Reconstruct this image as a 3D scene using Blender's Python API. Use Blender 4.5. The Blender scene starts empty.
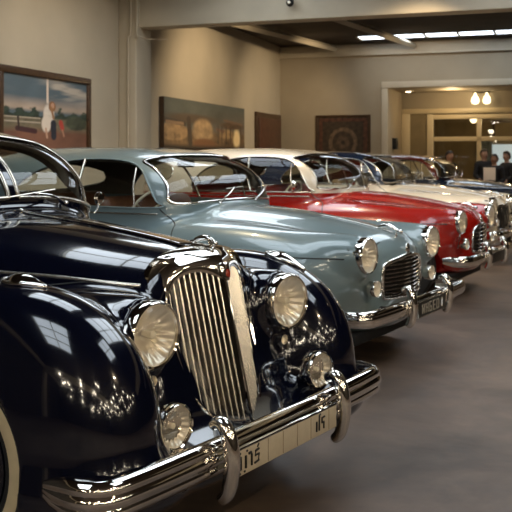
import bpy, bmesh, math, random
import numpy as np
from mathutils import Vector
random.seed(7); rng = np.random.default_rng(7)
PI = math.pi
SC = bpy.context.scene
COL = SC.collection

# ------------------------------------------------------------------ materials
def mat(name, col=(.5,.5,.5), rough=.5, metal=0., coat=0., spec=.5, emis=None, es=0., coat_rough=.03):
    m = bpy.data.materials.new(name); m.use_nodes = True
    b = m.node_tree.nodes['Principled BSDF']
    b.inputs['Base Color'].default_value = (*col, 1)
    b.inputs['Roughness'].default_value = rough
    b.inputs['Metallic'].default_value = metal
    b.inputs['Coat Weight'].default_value = coat
    b.inputs['Coat Roughness'].default_value = coat_rough
    b.inputs['Specular IOR Level'].default_value = spec
    if emis:
        b.inputs['Emission Color'].default_value = (*emis, 1)
        b.inputs['Emission Strength'].default_value = es
    return m

def noisy(m, scale=5, amount=.2, bump=0., bump_scale=60, rough_var=0., detail=6):
    """multiply the base colour with object-space noise and add a bump"""
    nt = m.node_tree; b = nt.nodes['Principled BSDF']
    tc = nt.nodes.new('ShaderNodeTexCoord')
    n = nt.nodes.new('ShaderNodeTexNoise'); n.inputs['Scale'].default_value = scale; n.inputs['Detail'].default_value = detail
    nt.links.new(tc.outputs['Object'], n.inputs['Vector'])
    r = nt.nodes.new('ShaderNodeMapRange')
    r.inputs['From Min'].default_value = .3; r.inputs['From Max'].default_value = .7
    r.inputs['To Min'].default_value = 1-amount; r.inputs['To Max'].default_value = 1+amount
    nt.links.new(n.outputs['Fac'], r.inputs['Value'])
    v = nt.nodes.new('ShaderNodeVectorMath'); v.operation = 'SCALE'
    v.inputs[0].default_value = b.inputs['Base Color'].default_value[:3]
    nt.links.new(r.outputs['Result'], v.inputs['Scale'])
    nt.links.new(v.outputs['Vector'], b.inputs['Base Color'])
    if rough_var:
        q = nt.nodes.new('ShaderNodeMapRange')
        q.inputs['From Min'].default_value = .3; q.inputs['From Max'].default_value = .7
        r0 = b.inputs['Roughness'].default_value
        q.inputs['To Min'].default_value = r0-rough_var; q.inputs['To Max'].default_value = r0+rough_var
        nt.links.new(n.outputs['Fac'], q.inputs['Value']); nt.links.new(q.outputs['Result'], b.inputs['Roughness'])
    if bump:
        n2 = nt.nodes.new('ShaderNodeTexNoise'); n2.inputs['Scale'].default_value = bump_scale; n2.inputs['Detail'].default_value = 4
        nt.links.new(tc.outputs['Object'], n2.inputs['Vector'])
        bp = nt.nodes.new('ShaderNodeBump'); bp.inputs['Strength'].default_value = bump; bp.inputs['Distance'].default_value = .01
        nt.links.new(n2.outputs['Fac'], bp.inputs['Height']); nt.links.new(bp.outputs['Normal'], b.inputs['Normal'])
    return m

def paint(name, col, rough=.25, metal=0., flake=.0):
    m = mat(name, col, rough, metal, coat=1., coat_rough=.015, spec=.5)
    return m

M = {}
M['black'] = paint('midnight_blue_paint', (.0015,.0026,.0095), .12)
M['blue']  = paint('grey_blue_paint', (.190,.258,.272), .30, .12)
M['red']   = paint('red_paint', (.33,.008,.004), .25)
M['cream'] = paint('cream_paint', (.72,.65,.52), .25)
M['navy']  = paint('navy_paint', (.012,.022,.05), .2)
M['silverblue'] = paint('silver_blue_paint', (.20,.27,.34), .3, .3)
M['maroon'] = paint('maroon_paint', (.10,.018,.012), .25)
M['chrome'] = mat('chrome', (.86,.83,.78), .045, 1.)
M['dull_chrome'] = mat('brushed_chrome', (.72,.66,.56), .26, 1.)
M['rubber'] = noisy(mat('tyre_rubber', (.012,.012,.012), .7), 40, .2, .15, 120)
M['whitewall'] = noisy(mat('whitewall_rubber', (.62,.50,.30), .55), 20, .06)
M['dark'] = mat('underbody_black', (.006,.006,.006), .8)
M['seam'] = mat('seam_shadow_rubber', (.012,.014,.014), .6)
M['headliner'] = noisy(mat('headliner_cloth', (.10,.085,.065), .9), 60, .15, .1, 200)
M['leather'] = noisy(mat('brown_leather', (.20,.085,.042), .45), 12, .25, .2, 90)
M['red_leather'] = noisy(mat('red_leather', (.25,.03,.018), .45), 12, .2, .2, 90)
M['tan_leather'] = noisy(mat('tan_leather', (.28,.17,.08), .5), 12, .2, .2, 90)
M['wood'] = noisy(mat('walnut_dash', (.09,.035,.014), .3, coat=.6), 14, .4)
M['ivory'] = mat('ivory_plastic', (.7,.62,.45), .35)
M['plate_cream'] = noisy(mat('plate_cream_enamel', (.50,.43,.31), .4), 30, .05)
M['plate_black'] = mat('plate_black_enamel', (.015,.015,.013), .35)
M['ink'] = mat('black_lettering', (.01,.01,.01), .5)
M['silver_ink'] = mat('silver_lettering', (.5,.47,.4), .35, .6)
M['badge_red'] = mat('badge_red_enamel', (.30,.03,.015), .2, coat=1)
M['amber'] = mat('lamp_reflector', (.93,.89,.80), .28, .75)
M['bulb_glass'] = mat('lamp_bulb', (.9,.85,.7), .1, 0, coat=1)

def glass_mat(name, tint=(.9,.93,.92), ior=1.5, milky=0., wavy=0., milk=(.8,.75,.65)):
    m = bpy.data.materials.new(name); m.use_nodes = True
    nt = m.node_tree; nt.nodes.clear()
    out = nt.nodes.new('ShaderNodeOutputMaterial')
    tr = nt.nodes.new('ShaderNodeBsdfTransparent'); tr.inputs['Color'].default_value = (*tint,1)
    gl = nt.nodes.new('ShaderNodeBsdfGlossy'); gl.inputs['Roughness'].default_value = .01
    fr = nt.nodes.new('ShaderNodeFresnel'); ge = nt.nodes.new('ShaderNodeNewGeometry')
    io = nt.nodes.new('ShaderNodeMapRange'); io.inputs['To Min'].default_value = ior; io.inputs['To Max'].default_value = 1/ior
    nt.links.new(ge.outputs['Backfacing'], io.inputs['Value']); nt.links.new(io.outputs['Result'], fr.inputs['IOR'])
    mx = nt.nodes.new('ShaderNodeMixShader')
    nt.links.new(fr.outputs[0], mx.inputs[0])
    base = tr
    if milky:
        df = nt.nodes.new('ShaderNodeBsdfDiffuse'); df.inputs['Color'].default_value = (*milk,1)
        m2 = nt.nodes.new('ShaderNodeMixShader'); m2.inputs[0].default_value = milky
        nt.links.new(tr.outputs[0], m2.inputs[1]); nt.links.new(df.outputs[0], m2.inputs[2]); base = m2
    nt.links.new(base.outputs[0], mx.inputs[1]); nt.links.new(gl.outputs[0], mx.inputs[2])
    nt.links.new(mx.outputs[0], out.inputs['Surface'])
    if wavy:
        tc = nt.nodes.new('ShaderNodeTexCoord')
        w = nt.nodes.new('ShaderNodeTexWave'); w.bands_direction = 'Y'; w.inputs['Scale'].default_value = wavy; w.inputs['Distortion'].default_value = .6
        nt.links.new(tc.outputs['Object'], w.inputs['Vector'])
        bp = nt.nodes.new('ShaderNodeBump'); bp.inputs['Strength'].default_value = .35; bp.inputs['Distance'].default_value = .004
        nt.links.new(w.outputs['Fac'], bp.inputs['Height'])
        nt.links.new(bp.outputs['Normal'], gl.inputs['Normal'])
    return m
M['glass'] = glass_mat('window_glass')
M['lens'] = glass_mat('lamp_lens_glass', (.97,.94,.88), 1.5, .14, 0, (.85,.78,.66))
M['partition_glass'] = glass_mat('partition_glass', (.93,.93,.9))

# ------------------------------------------------------------------ mesh building
def make_mesh(V, F, sharp=35, normals=None):
    me = bpy.data.meshes.new('mesh')
    me.from_pydata([tuple(v) for v in V], [], [tuple(f) for f in F])
    me.validate(); me.update()
    if normals is None:
        bm = bmesh.new(); bm.from_mesh(me)
        bmesh.ops.recalc_face_normals(bm, faces=bm.faces)
        a = math.radians(sharp)
        for f in bm.faces: f.smooth = True
        for e in bm.edges:
            if len(e.link_faces) == 2 and e.calc_face_angle(0) > a: e.smooth = False
        bm.to_mesh(me); bm.free()
    else:
        me.shade_smooth()
        me.normals_split_custom_set_from_vertices([tuple(n) for n in normals])
    return me

def tag(o, label=None, cat=None, group=None, kind=None):
    if label: o['label'] = label
    if cat: o['category'] = cat
    if group: o['group'] = group
    if kind: o['kind'] = kind
    return o

def empty(name, loc=(0,0,0), rz=0., **k):
    o = bpy.data.objects.new(name, None); COL.objects.link(o)
    o.empty_display_size = .1
    o.location = loc; o.rotation_euler = (0,0,rz)
    return tag(o, **k)

def link(name, me, m, parent=None, label=None):
    o = bpy.data.objects.new(name, me); COL.objects.link(o)
    if m is not None: me.materials.append(m if not isinstance(m,str) else M[m])
    if parent: o.parent = parent
    if label: o['label'] = label
    return o

class MB:
    def __init__(s): s.v = []; s.f = []
    def add(s, V, F):
        n = len(s.v); s.v += [tuple(map(float,v)) for v in V]; s.f += [tuple(i+n for i in f) for f in F]; return s
    def box(s, x0,x1,y0,y1,z0,z1, bev=0):
        if bev <= 0:
            V = [(x,y,z) for x in (x0,x1) for y in (y0,y1) for z in (z0,z1)]
            return s.add(V, [(0,1,3,2),(4,6,7,5),(0,4,5,1),(2,3,7,6),(0,2,6,4),(1,5,7,3)])
        bm = bmesh.new(); bmesh.ops.create_cube(bm, size=1)
        for v in bm.verts: v.co = ((x0+x1)/2+v.co.x*(x1-x0), (y0+y1)/2+v.co.y*(y1-y0), (z0+z1)/2+v.co.z*(z1-z0))
        b = min(bev, .49*min(x1-x0,y1-y0,z1-z0))
        bmesh.ops.bevel(bm, geom=bm.edges[:]+bm.verts[:], offset=b, segments=3, profile=.5, affect='EDGES')
        bm.verts.index_update()
        s.add([v.co for v in bm.verts], [[v.index for v in f.verts] for f in bm.faces]); bm.free(); return s
    def tube(s, pts, r, seg=8, closed=False, flat=1., up=None, cap=True):
        """sweep an ellipse; r scalar or per point; flat = height ratio along 'up'"""
        P = np.array(pts, float); n = len(P)
        R = np.full(n, r, float) if np.isscalar(r) else np.array(r, float)
        if closed: T = np.roll(P,-1,0)-np.roll(P,1,0)
        else: T = np.gradient(P, axis=0)
        T /= np.linalg.norm(T,axis=1)[:,None]+1e-12
        if up is not None: U = np.broadcast_to(np.array(up,float), P.shape).copy()
        else:
            u = np.array([0,0,1.]) if abs(T[0][2])<.9 else np.array([1.,0,0]); U = []
            for t in T:
                u = u-t*(u@t); u /= np.linalg.norm(u)+1e-12; U.append(u)
            U = np.array(U)
        U -= T*(U*T).sum(1)[:,None]; U /= np.linalg.norm(U,axis=1)[:,None]+1e-12
        B = np.cross(T,U)
        V = []; F = []
        for i in range(n):
            for k in range(seg):
                a = 2*PI*k/seg
                V.append(P[i]+R[i]*(math.cos(a)*B[i]+flat*math.sin(a)*U[i]))
        for i in range(n if closed else n-1):
            j = (i+1)%n
            for k in range(seg):
                l = (k+1)%seg
                F.append((i*seg+k, i*seg+l, j*seg+l, j*seg+k))
        if not closed and cap:
            F.append(tuple(range(seg))[::-1]); F.append(tuple((n-1)*seg+k for k in range(seg)))
        return s.add(V,F)
    def lathe(s, prof, c=(0,0,0), axis='x', seg=40, caps=True):
        """prof = [(along axis, radius)]"""
        V = []; F = []; n = len(prof)
        for (h,r) in prof:
            for k in range(seg):
                a = 2*PI*k/seg; p, q = r*math.cos(a), r*math.sin(a)
                d = {'x':(h,p,q),'y':(p,h,q),'z':(p,q,h)}[axis]
                V.append((c[0]+d[0],c[1]+d[1],c[2]+d[2]))
        for i in range(n-1):
            for k in range(seg):
                l = (k+1)%seg
                F.append((i*seg+k, i*seg+l, (i+1)*seg+l, (i+1)*seg+k))
        if caps and prof[0][1] > 1e-5: F.append(tuple(range(seg)))
        if caps and prof[-1][1] > 1e-5: F.append(tuple((n-1)*seg+k for k in range(seg)))
        return s.add(V,F)
    def ball(s, c, r, seg=12, rings=8):
        rr = (r,r,r) if np.isscalar(r) else r
        V = []; F = []
        for i in range(rings+1):
            t = PI*i/rings
            for k in range(seg):
                a = 2*PI*k/seg
                V.append((c[0]+rr[0]*math.sin(t)*math.cos(a), c[1]+rr[1]*math.sin(t)*math.sin(a), c[2]+rr[2]*math.cos(t)))
        for i in range(rings):
            for k in range(seg):
                l = (k+1)%seg; F.append((i*seg+k,(i+1)*seg+k,(i+1)*seg+l,i*seg+l))
        return s.add(V,F)
    def build(s, name, m, parent=None, sharp=35, label=None):
        bm = bmesh.new()
        me0 = bpy.data.meshes.new('t'); me0.from_pydata(s.v, [], s.f); bm.from_mesh(me0); bpy.data.meshes.remove(me0)
        bmesh.ops.remove_doubles(bm, verts=bm.verts, dist=1e-6)
        bmesh.ops.recalc_face_normals(bm, faces=bm.faces)
        a = math.radians(sharp)
        for f in bm.faces: f.smooth = True
        for e in bm.edges:
            if len(e.link_faces) == 2 and e.calc_face_angle(0) > a: e.smooth = False
        me = bpy.data.meshes.new(name); bm.to_mesh(me); bm.free()
        return link(name, me, m, parent, label)

def spline(pts, n=12, closed=False):
    """Catmull-Rom through pts (any dimension)"""
    P = np.array(pts, float); N = len(P); out = []
    rngi = range(N) if closed else range(N-1)
    for i in rngi:
        if closed: p0,p1,p2,p3 = P[(i-1)%N],P[i],P[(i+1)%N],P[(i+2)%N]
        else: p0,p1,p2,p3 = P[max(i-1,0)],P[i],P[i+1],P[min(i+2,N-1)]
        for k in range(n):
            t = k/n
            out.append(.5*((2*p1)+(-p0+p2)*t+(2*p0-5*p1+4*p2-p3)*t*t+(-p0+3*p1-3*p2+p3)*t**3))
    if not closed: out.append(P[-1])
    return np.array(out)

def mirror_y(poly):
    """half outline in (y,z), y>=0 from bottom centre to top centre -> closed outline"""
    L = [(y,z) for y,z in poly]; R = [(-y,z) for y,z in poly[::-1] if y > 1e-6]
    return L+R

# ------------------------------------------------------------------ implicit surfaces
def smin(a,b,k):
    h = np.clip(.5+.5*(b-a)/k,0,1); return b+(a-b)*h-k*h*(1-h)
def smax(a,b,k): return -smin(-a,-b,k)
def sell(P, c, rf, rb, ry, rt, rbm, p=2.5, q=2.5, side=False, pb=None):
    x = P[:,0]-c[0]; y = (np.abs(P[:,1]) if side else P[:,1])-c[1]; z = P[:,2]-c[2]
    a = np.where(x>0, rf, rb); h = np.where(z>0, rt, rbm)
    if pb is not None: p = np.where(x>0, p, pb)
    e = ((np.abs(x/a)**p+np.abs(y/ry)**p)**(q/p)+np.abs(z/h)**q)**(1/q)
    return (e-1)*min(ry,rt,rf)
def table(xs, ys):
    S = spline(list(zip(xs,ys)), 16); o = np.argsort(S[:,0]); return S[o]
class Loft:
    def __init__(s, xs, w, zt, zb, p=2.6, q=2.6, yc=0.):
        s.w = table(xs,w); s.t = table(xs,zt); s.b = zb; s.p, s.q, s.yc = p,q,yc
    def __call__(s, P):
        x = P[:,0]; w = np.interp(x,s.w[:,0],s.w[:,1]); t = np.interp(x,s.t[:,0],s.t[:,1])
        zc = (t+s.b)/2; h = (t-s.b)/2
        e = (np.abs(P[:,1]/w)**s.p+np.abs((P[:,2]-zc)/h)**s.q)**(1/s.q)
        return (e-1)*np.minimum(w,h)
def grad(f, P, e=1.5e-3):
    G = np.empty_like(P)
    for a in range(3):
        d = np.zeros(3); d[a] = e
        G[:,a] = (f(P+d)-f(P-d))/(2*e)
    return G
def surface_net(f, lo, hi, cell):
    ax = [np.arange(lo[a], hi[a]+cell, cell) for a in range(3)]
    X = np.meshgrid(*ax, indexing='ij'); sh = X[0].shape
    P = np.stack([x.ravel() for x in X],1)
    G = np.concatenate([f(c) for c in np.array_split(P, max(1,len(P)//200000))]).reshape(sh)
    ins = G < 0
    cs = tuple(n-1 for n in sh)
    S = np.zeros(cs+(3,)); C = np.zeros(cs)
    quads = []
    idx = -np.ones(cs, int)
    edges = []
    for a in range(3):
        s0 = [slice(None)]*3; s1 = [slice(None)]*3; s0[a] = slice(0,-1); s1[a] = slice(1,None)
        m = ins[tuple(s0)] != ins[tuple(s1)]
        I = np.argwhere(m)
        b, c = (a+1)%3, (a+2)%3
        ok = (I[:,b]>0)&(I[:,b]<sh[b]-1)&(I[:,c]>0)&(I[:,c]<sh[c]-1); I = I[ok]
        J = I.copy(); J[:,a] += 1
        g0 = G[tuple(I.T)]; g1 = G[tuple(J.T)]
        t = g0/(g0-g1)
        pos = np.stack([ax[k][I[:,k]] for k in range(3)],1); pos[:,a] += t*cell
        cells = []
        for (db,dc) in ((0,0),(-1,0),(-1,-1),(0,-1)):
            K = I.copy(); K[:,b] += db; K[:,c] += dc; cells.append(K)
            np.add.at(S, tuple(K.T), pos); np.add.at(C, tuple(K.T), 1)
        edges.append((cells, g0<0))
    act = C>0; idx[act] = np.arange(act.sum())
    V = S[act]/C[act][:,None]
    for cells, inside0 in edges:
        q = np.stack([idx[tuple(K.T)] for K in cells],1)
        q[~inside0] = q[~inside0][:,::-1]
        quads.append(q)
    F = np.concatenate(quads)
    for _ in range(5):
        g = grad(f,V); v = f(V); st = -(v/np.maximum((g*g).sum(1),1e-3))[:,None]*g
        L = np.linalg.norm(st,axis=1)[:,None]; st *= np.minimum(1,.6*cell/np.maximum(L,1e-9)); V = V+st
    return V, F
def unit(A): return A/np.maximum(np.linalg.norm(A,axis=1),1e-9)[:,None]
def solve(f, Q, axis, s, e, n=160):
    """Q (N,3); march along axis from s to e, first entry"""
    Q = np.array(Q,float); T = np.linspace(s,e,n); N = len(Q)
    lo = np.full(N, T[0]); hi = np.full(N, T[-1]); found = np.zeros(N,bool)
    prev = T[0]
    for t in T:
        R = Q.copy(); R[:,axis] = t; v = f(R)
        new = (v<0)&~found; lo[new] = prev; hi[new] = t; found |= new; prev = t
    for _ in range(18):
        mid = (lo+hi)/2; R = Q.copy(); R[:,axis] = mid; v = f(R); i = v<0
        hi = np.where(i,mid,hi); lo = np.where(i,lo,mid)
    Q[:,axis] = hi; return Q
def inpoly(p, poly):
    x,y = p[:,0],p[:,1]; r = np.zeros(len(p),bool); n = len(poly)
    for i in range(n):
        x0,y0 = poly[i]; x1,y1 = poly[(i+1)%n]
        if y0 == y1: continue
        c = ((y0>y)!=(y1>y))&(x < (x1-x0)*(y-y0)/(y1-y0)+x0); r ^= c
    return r
def nearest(p, poly):
    A = np.array(poly); B = np.roll(A,-1,0); best = np.full(len(p),1e9); out = p.copy()
    for a,b in zip(A,B):
        d = b-a; L = d@d
        if L < 1e-12: continue
        t = np.clip(((p-a)@d)/L,0,1); q = a+t[:,None]*d; D = np.linalg.norm(p-q,axis=1)
        m = D<best; best[m] = D[m]; out[m] = q[m]
    return out, best

class Shell:
    def __init__(s, f, lo, hi, cell):
        s.f = f; s.cell = cell
        s.V, s.F = surface_net(f, lo, hi, cell); s.part = np.zeros(len(s.F), int); s.names = ['body']
    def cut(s, name, axis, poly, cond):
        """faces inside the outline (in the plane across axis) become a region of their own; name None = hole"""
        pl = [a for a in range(3) if a != axis]
        c = s.V[s.F].mean(1); v = s.V[s.F]; n = unit(np.cross(v[:,2]-v[:,0], v[:,3]-v[:,1]))
        poly = np.array(poly)
        m = inpoly(c[:,pl], poly) & cond(c,n)
        m &= s.part >= 0
        if name is None: s.part[m] = -1
        else:
            if name not in s.names: s.names.append(name)
            m &= s.part == 0
            s.part[m] = s.names.index(name)
        u = np.zeros(len(s.V),bool); u[s.F[m]] = True
        w = np.zeros(len(s.V),bool); w[s.F[(~m)]] = True
        b = np.where(u&w)[0]
        p, d = nearest(s.V[b][:,pl], poly); ok = d < 1.6*s.cell; b = b[ok]; p = p[ok]
        if len(b):
            W = s.V[b].copy(); W[:,pl] = p
            for _ in range(6):
                g = grad(s.f,W)[:,axis]; st = np.where(np.abs(g)>.15, -s.f(W)/np.where(np.abs(g)>.15,g,1), 0)
                W[:,axis] += np.clip(st,-.03,.03)
            s.V[b] = W
    def piece(s, name, m, parent, offset=0., flip=False, oname=None, sel=None):
        k = s.names.index(name) if sel is None else None
        msk = (s.part == k) if sel is None else sel
        F = s.F[msk]
        if len(F) == 0: return None
        ids, inv = np.unique(F, return_inverse=True); F = inv.reshape(-1,4)
        V = s.V[ids]; N = unit(grad(s.f, V))
        if offset: V = V+N*offset
        me = bpy.data.meshes.new(oname or name)
        me.from_pydata(V.tolist(), [], F.tolist()); me.update()
        me.shade_smooth()
        if len(me.vertices) == len(N): me.normals_split_custom_set_from_vertices(N.tolist())
        return link(oname or name, me, m, parent)

def on_surf(f, pts2, axis, s, e, off=0.):
    P = np.zeros((len(pts2),3)); pl = [a for a in range(3) if a != axis]; P[:,pl] = pts2
    P = solve(f,P,axis,s,e); N = unit(grad(f,P)); return P+N*off, N
def pane(f, poly, axis, s, e, off, rings=8):
    poly = np.array(poly); c = poly.mean(0); n = len(poly); pts = [c]
    for r in range(1,rings+1): pts += list(c+(poly-c)*(r/rings))
    P,N = on_surf(f, np.array(pts), axis, s, e, off)
    F = [(0,1+i,1+(i+1)%n) for i in range(n)]
    for r in range(rings-1):
        for i in range(n):
            j = (i+1)%n; F.append((1+r*n+i,1+(r+1)*n+i,1+(r+1)*n+j,1+r*n+j))
    return P, F, N

# ------------------------------------------------------------------ shared car parts
def strip(name, P, r, m, parent, closed=False, up=None, flat=1., seg=8, label=None):
    return MB().tube(P, r, seg, closed, flat, up).build(name, m, parent, 60, label)

def wheel(root, x, y, R, width, whitewall, hub_m, side):
    """tyre with hub; side = +1 when the outer face looks to +y"""
    rr = R*.60
    c = (x,y,R)
    w = width/2
    prof = [(-w*.75,rr*.98),(-w,rr*1.12),(-w*1.0,R*.86),(-w*.8,R*.965),(-w*.5,R),(w*.5,R),(w*.8,R*.965),(w,R*.86),(w,rr*1.12),(w*.75,rr*.98)]
    t = MB().lathe(prof, c, 'y', 56, False).build('tyre', 'rubber', root)
    s = side
    o = y+s*w*1.0
    if whitewall:
        MB().lathe([(s*w*1.0,R*.715),(s*(w*1.04),R*.735),(s*(w*1.05),R*.82),(s*w*.99,R*.865)], c, 'y', 56, False).build('whitewall', 'whitewall', t)
    MB().lathe([(s*w*.4,.0),(s*w*.45,rr*.5),(s*w*.45,rr*.8),(s*w*.8,rr*.9),(s*w*.98,rr*1.0),(s*w*.98,rr*1.05),(s*w*.7,rr*1.05)], c, 'y', 48).build('rim', hub_m, t)
    MB().lathe([(s*w*.42,rr*.74),(s*w*.85,rr*.70),(s*w*1.0,rr*.5),(s*w*1.12,rr*.3),(s*w*1.2,rr*.12),(s*w*1.22,0)], c, 'y', 48).build('hubcap', 'chrome', t)
    return t

def head_lamp(root, x, y, z, R, name='headlamp', depth=.06, yaw=0.):
    """round lamp looking along +x; x = plane of the rim"""
    X,Y,Z = x,y,z; x = y = z = 0.
    L = MB().lathe([(-depth,R*.98),(-depth*.5,R*1.0),(-.012,R*1.02),(.004,R*1.0),(.012,R*.95),(.008,R*.90),(-.004,R*.885)], (x,y,z), 'x', 48, False).build(name, 'chrome', root)
    prof = [(-.072,0),(-.070,.10),(-.060,.28),(-.046,.46),(-.030,.64),(-.014,.80),(-.002,.892)]
    V = []; sg = 72
    for h,q in prof:
        for k in range(sg):
            a = 2*PI*k/sg; rp = 1+.012*math.cos(a*18)*(q>.15)*(q<.85); V.append((x+(h*(R/.115))*(1+.16*math.cos(a*18)*(q>.15)*(q<.85)), y+R*q*rp*math.cos(a), z+R*q*rp*math.sin(a)))
    F = [(i*sg+k,i*sg+(k+1)%sg,(i+1)*sg+(k+1)%sg,(i+1)*sg+k) for i in range(6) for k in range(sg)]
    MB().add(V,F).build('reflector','amber',L,80)
    MB().lathe([(.042*R/.115,0),(.040*R/.115,R*.25),(.033*R/.115,R*.5),(.022*R/.115,R*.7),(.012*R/.115,R*.82),(.004,R*.895)], (x,y,z), 'x', 40, False).build('lens', 'lens', L)
    MB().lathe([(-.055*R/.115,R*.10),(-.02*R/.115,R*.14),(-.01,R*.13),(-.002,0)], (x,y,z), 'x', 16).build('bulb', 'bulb_glass', L)
    L.location = (X,Y,Z); L.rotation_euler = (0,0,math.radians(yaw))
    return L

def bumper(root, xs, W, z, h, wrap, name='bumper', ribs=.0075):
    """blade bumper bowed in plan with three rolled ridges"""
    path = []
    for i in range(61):
        s = -1+2*i/60; a = abs(s)
        y = W*math.copysign(min(1, math.sin(min(a*1.12,1)*PI/2)**.92), s) if a else 0
        x = xs - .05*(a**2) - wrap*max(0,(a-.62)/.38)**2.2
        path.append((x,y))
    P = np.array(path); T = np.gradient(P,axis=0); T /= np.linalg.norm(T,axis=1)[:,None]
    Nn = np.stack([T[:,1],-T[:,0]],1)
    prof = []
    K = 30
    for k in range(K+1):
        u = -1+2*k/K
        d = .034*math.sqrt(max(0,1-u*u))**.8 + ribs*(abs(math.cos(u*PI*1.5))-.5)*(1-u**6)
        prof.append((d, u*h/2))
    prof += [(p[0]-.012 if 0<i<K else p[0]-.004, p[1]) for i,p in list(enumerate(prof))[::-1]]
    n = len(prof); V = []; F = []
    for i,(p,nn) in enumerate(zip(P,Nn)):
        e = min(1, (min(i,60-i)+.15)/3.5)**.5
        for d,dz in prof: V.append((p[0]+nn[0]*d*e, p[1]+nn[1]*d*e, z+dz*(.35+.65*e)))
    for i in range(60):
        for k in range(n):
            l = (k+1)%n; F.append((i*n+k,i*n+l,(i+1)*n+l,(i+1)*n+k))
    F.append(tuple(range(n))); F.append(tuple(60*n+k for k in range(n)))
    return MB().add(V,F).build(name, 'chrome', root, 50)

def overrider(root, x, y, z, h, r=.03, bulge=.07):
    pts = spline([(x+.005,z-h*.5),(x+bulge*.7,z-h*.36),(x+bulge,z),(x+bulge*.75,z+h*.33),(x+.012,z+h*.49),(x-.03,z+h*.44)], 8)
    n = len(pts); R = [r*(.55+.45*math.sin(PI*i/(n-1))**.6) for i in range(n)]
    P = [(p[0],y,p[1]) for p in pts]
    o = MB().tube(P, R, 16, up=(0,1,0), flat=.95).build('overrider', 'chrome', root, 60)
    return o

def wiper(root, p0, p1, blade_half, bdir):
    p0,p1,b = map(np.array,(p0,p1,bdir)); b = b/np.linalg.norm(b)
    mid = (p0+p1)/2+np.array((.02,0,.012))
    o = MB().tube(spline([p0,mid,p1],8), [.0065]*17, 8).ball(p0,.012).build('wiper_arm', 'chrome', root, 60)
    MB().tube([p1-b*blade_half, p1, p1+b*blade_half], .004, 6).build('wiper_blade', 'dull_chrome', o)

def seats(root, m, xf=-2.05, xr=-3.0, W=.56):
    for (x,nm) in ((xf,'front_seat'),(xr,'rear_seat')):
        mb = MB()
        mb.box(x-.05,x+.50,-W,W,.42,.58,.06)
        V0 = len(mb.v); mb.box(-.08,.08,-W,W,0,.60,.06)
        for i in range(V0,len(mb.v)):
            a = mb.v[i]; mb.v[i] = (x-.06-.22*a[2]+a[0], a[1], .5+a[2])
        mb.build(nm, m, root, 50)

def interior(root, xdash, ysteer, m_seat, zdash=.96, xf=-2.05, xr=-3.0):
    seats(root, m_seat, xf, xr)
    MB().box(xdash-.12,xdash+.02,-.6,.6,zdash-.16,zdash,.03).build('dashboard', 'wood', root, 50)
    c = np.array((xdash-.36,ysteer,zdash-.02)); t = math.radians(28)
    ax = np.array((-math.cos(t),0,math.sin(t))); u = np.array((0,1,0)); v = np.cross(ax,u)
    R = .20
    ring = [c+R*(math.cos(a)*u+math.sin(a)*v) for a in np.linspace(0,2*PI,36,endpoint=False)]
    mb = MB().tube(ring,.011,8,True)
    for a in (PI/2,PI*7/6,PI*11/6): mb.tube([c, c+R*(math.cos(a)*u+math.sin(a)*v)], .007, 6)
    mb.ball(c,.03)
    w = mb.build('steering_wheel', 'ivory', root, 60)
    MB().tube([c, c-ax*.40], .02, 10).build('steering_column', 'dark', w)

def window(root, f, poly, axis, s, e, trim_r=.011, name='side_window', m_trim='chrome', off=-.008):
    P,F,N = pane(f, poly, axis, s, e, off)
    g = MB().add(P,F).build(name, 'glass', root, 80)
    C,N = on_surf(f, poly, axis, s, e, .002)
    mb = MB(); mb.tube(C, trim_r, 8, True, .55, up=N)
    mb.build('window_trim', m_trim, g, 60)
    return g

def seam_line(root, f, pts, axis, s, e, r=.0032, m='seam', name='panel_gap', closed=False, off=.0005):
    q = np.array(pts,float)
    if len(q) < 12: q = np.concatenate([q[i]+(q[i+1]-q[i])*np.linspace(0,1,8,endpoint=False)[:,None] for i in range(len(q)-1)]+[q[-1:]])
    C,N = on_surf(f, q, axis, s, e, off)
    return strip(name, C, r, m, root, closed, up=N, flat=.6, seg=6)

SEG = {'0':'abcdef','1':'bc','2':'abged','3':'abgcd','4':'fgbc','5':'afgcd','6':'afgedc','7':'abc','8':'abcdefg','9':'abcdfg','E':'afged','H':'fegbc','F':'afge','W':'feulcb'}
def glyph(mb, ch, o, u, v, w, h, r):
    """stroke letter on a plate; o lower-left corner, u right, v up"""
    o,u,v = map(np.array,(o,u,v))
    pt = {'a':((0,1),(1,1)),'b':((1,1),(1,.5)),'c':((1,.5),(1,0)),'d':((0,0),(1,0)),'e':((0,0),(0,.5)),'f':((0,.5),(0,1)),'g':((0,.5),(1,.5)),'u':((0,0),(.5,.6)),'l':((.5,.6),(1,0))}
    for s in SEG[ch]:
        a,b = pt[s]; P = [o+u*w*a[0]+v*h*a[1], o+u*w*b[0]+v*h*b[1]]
        mb.tube(P, r, 6)

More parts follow.
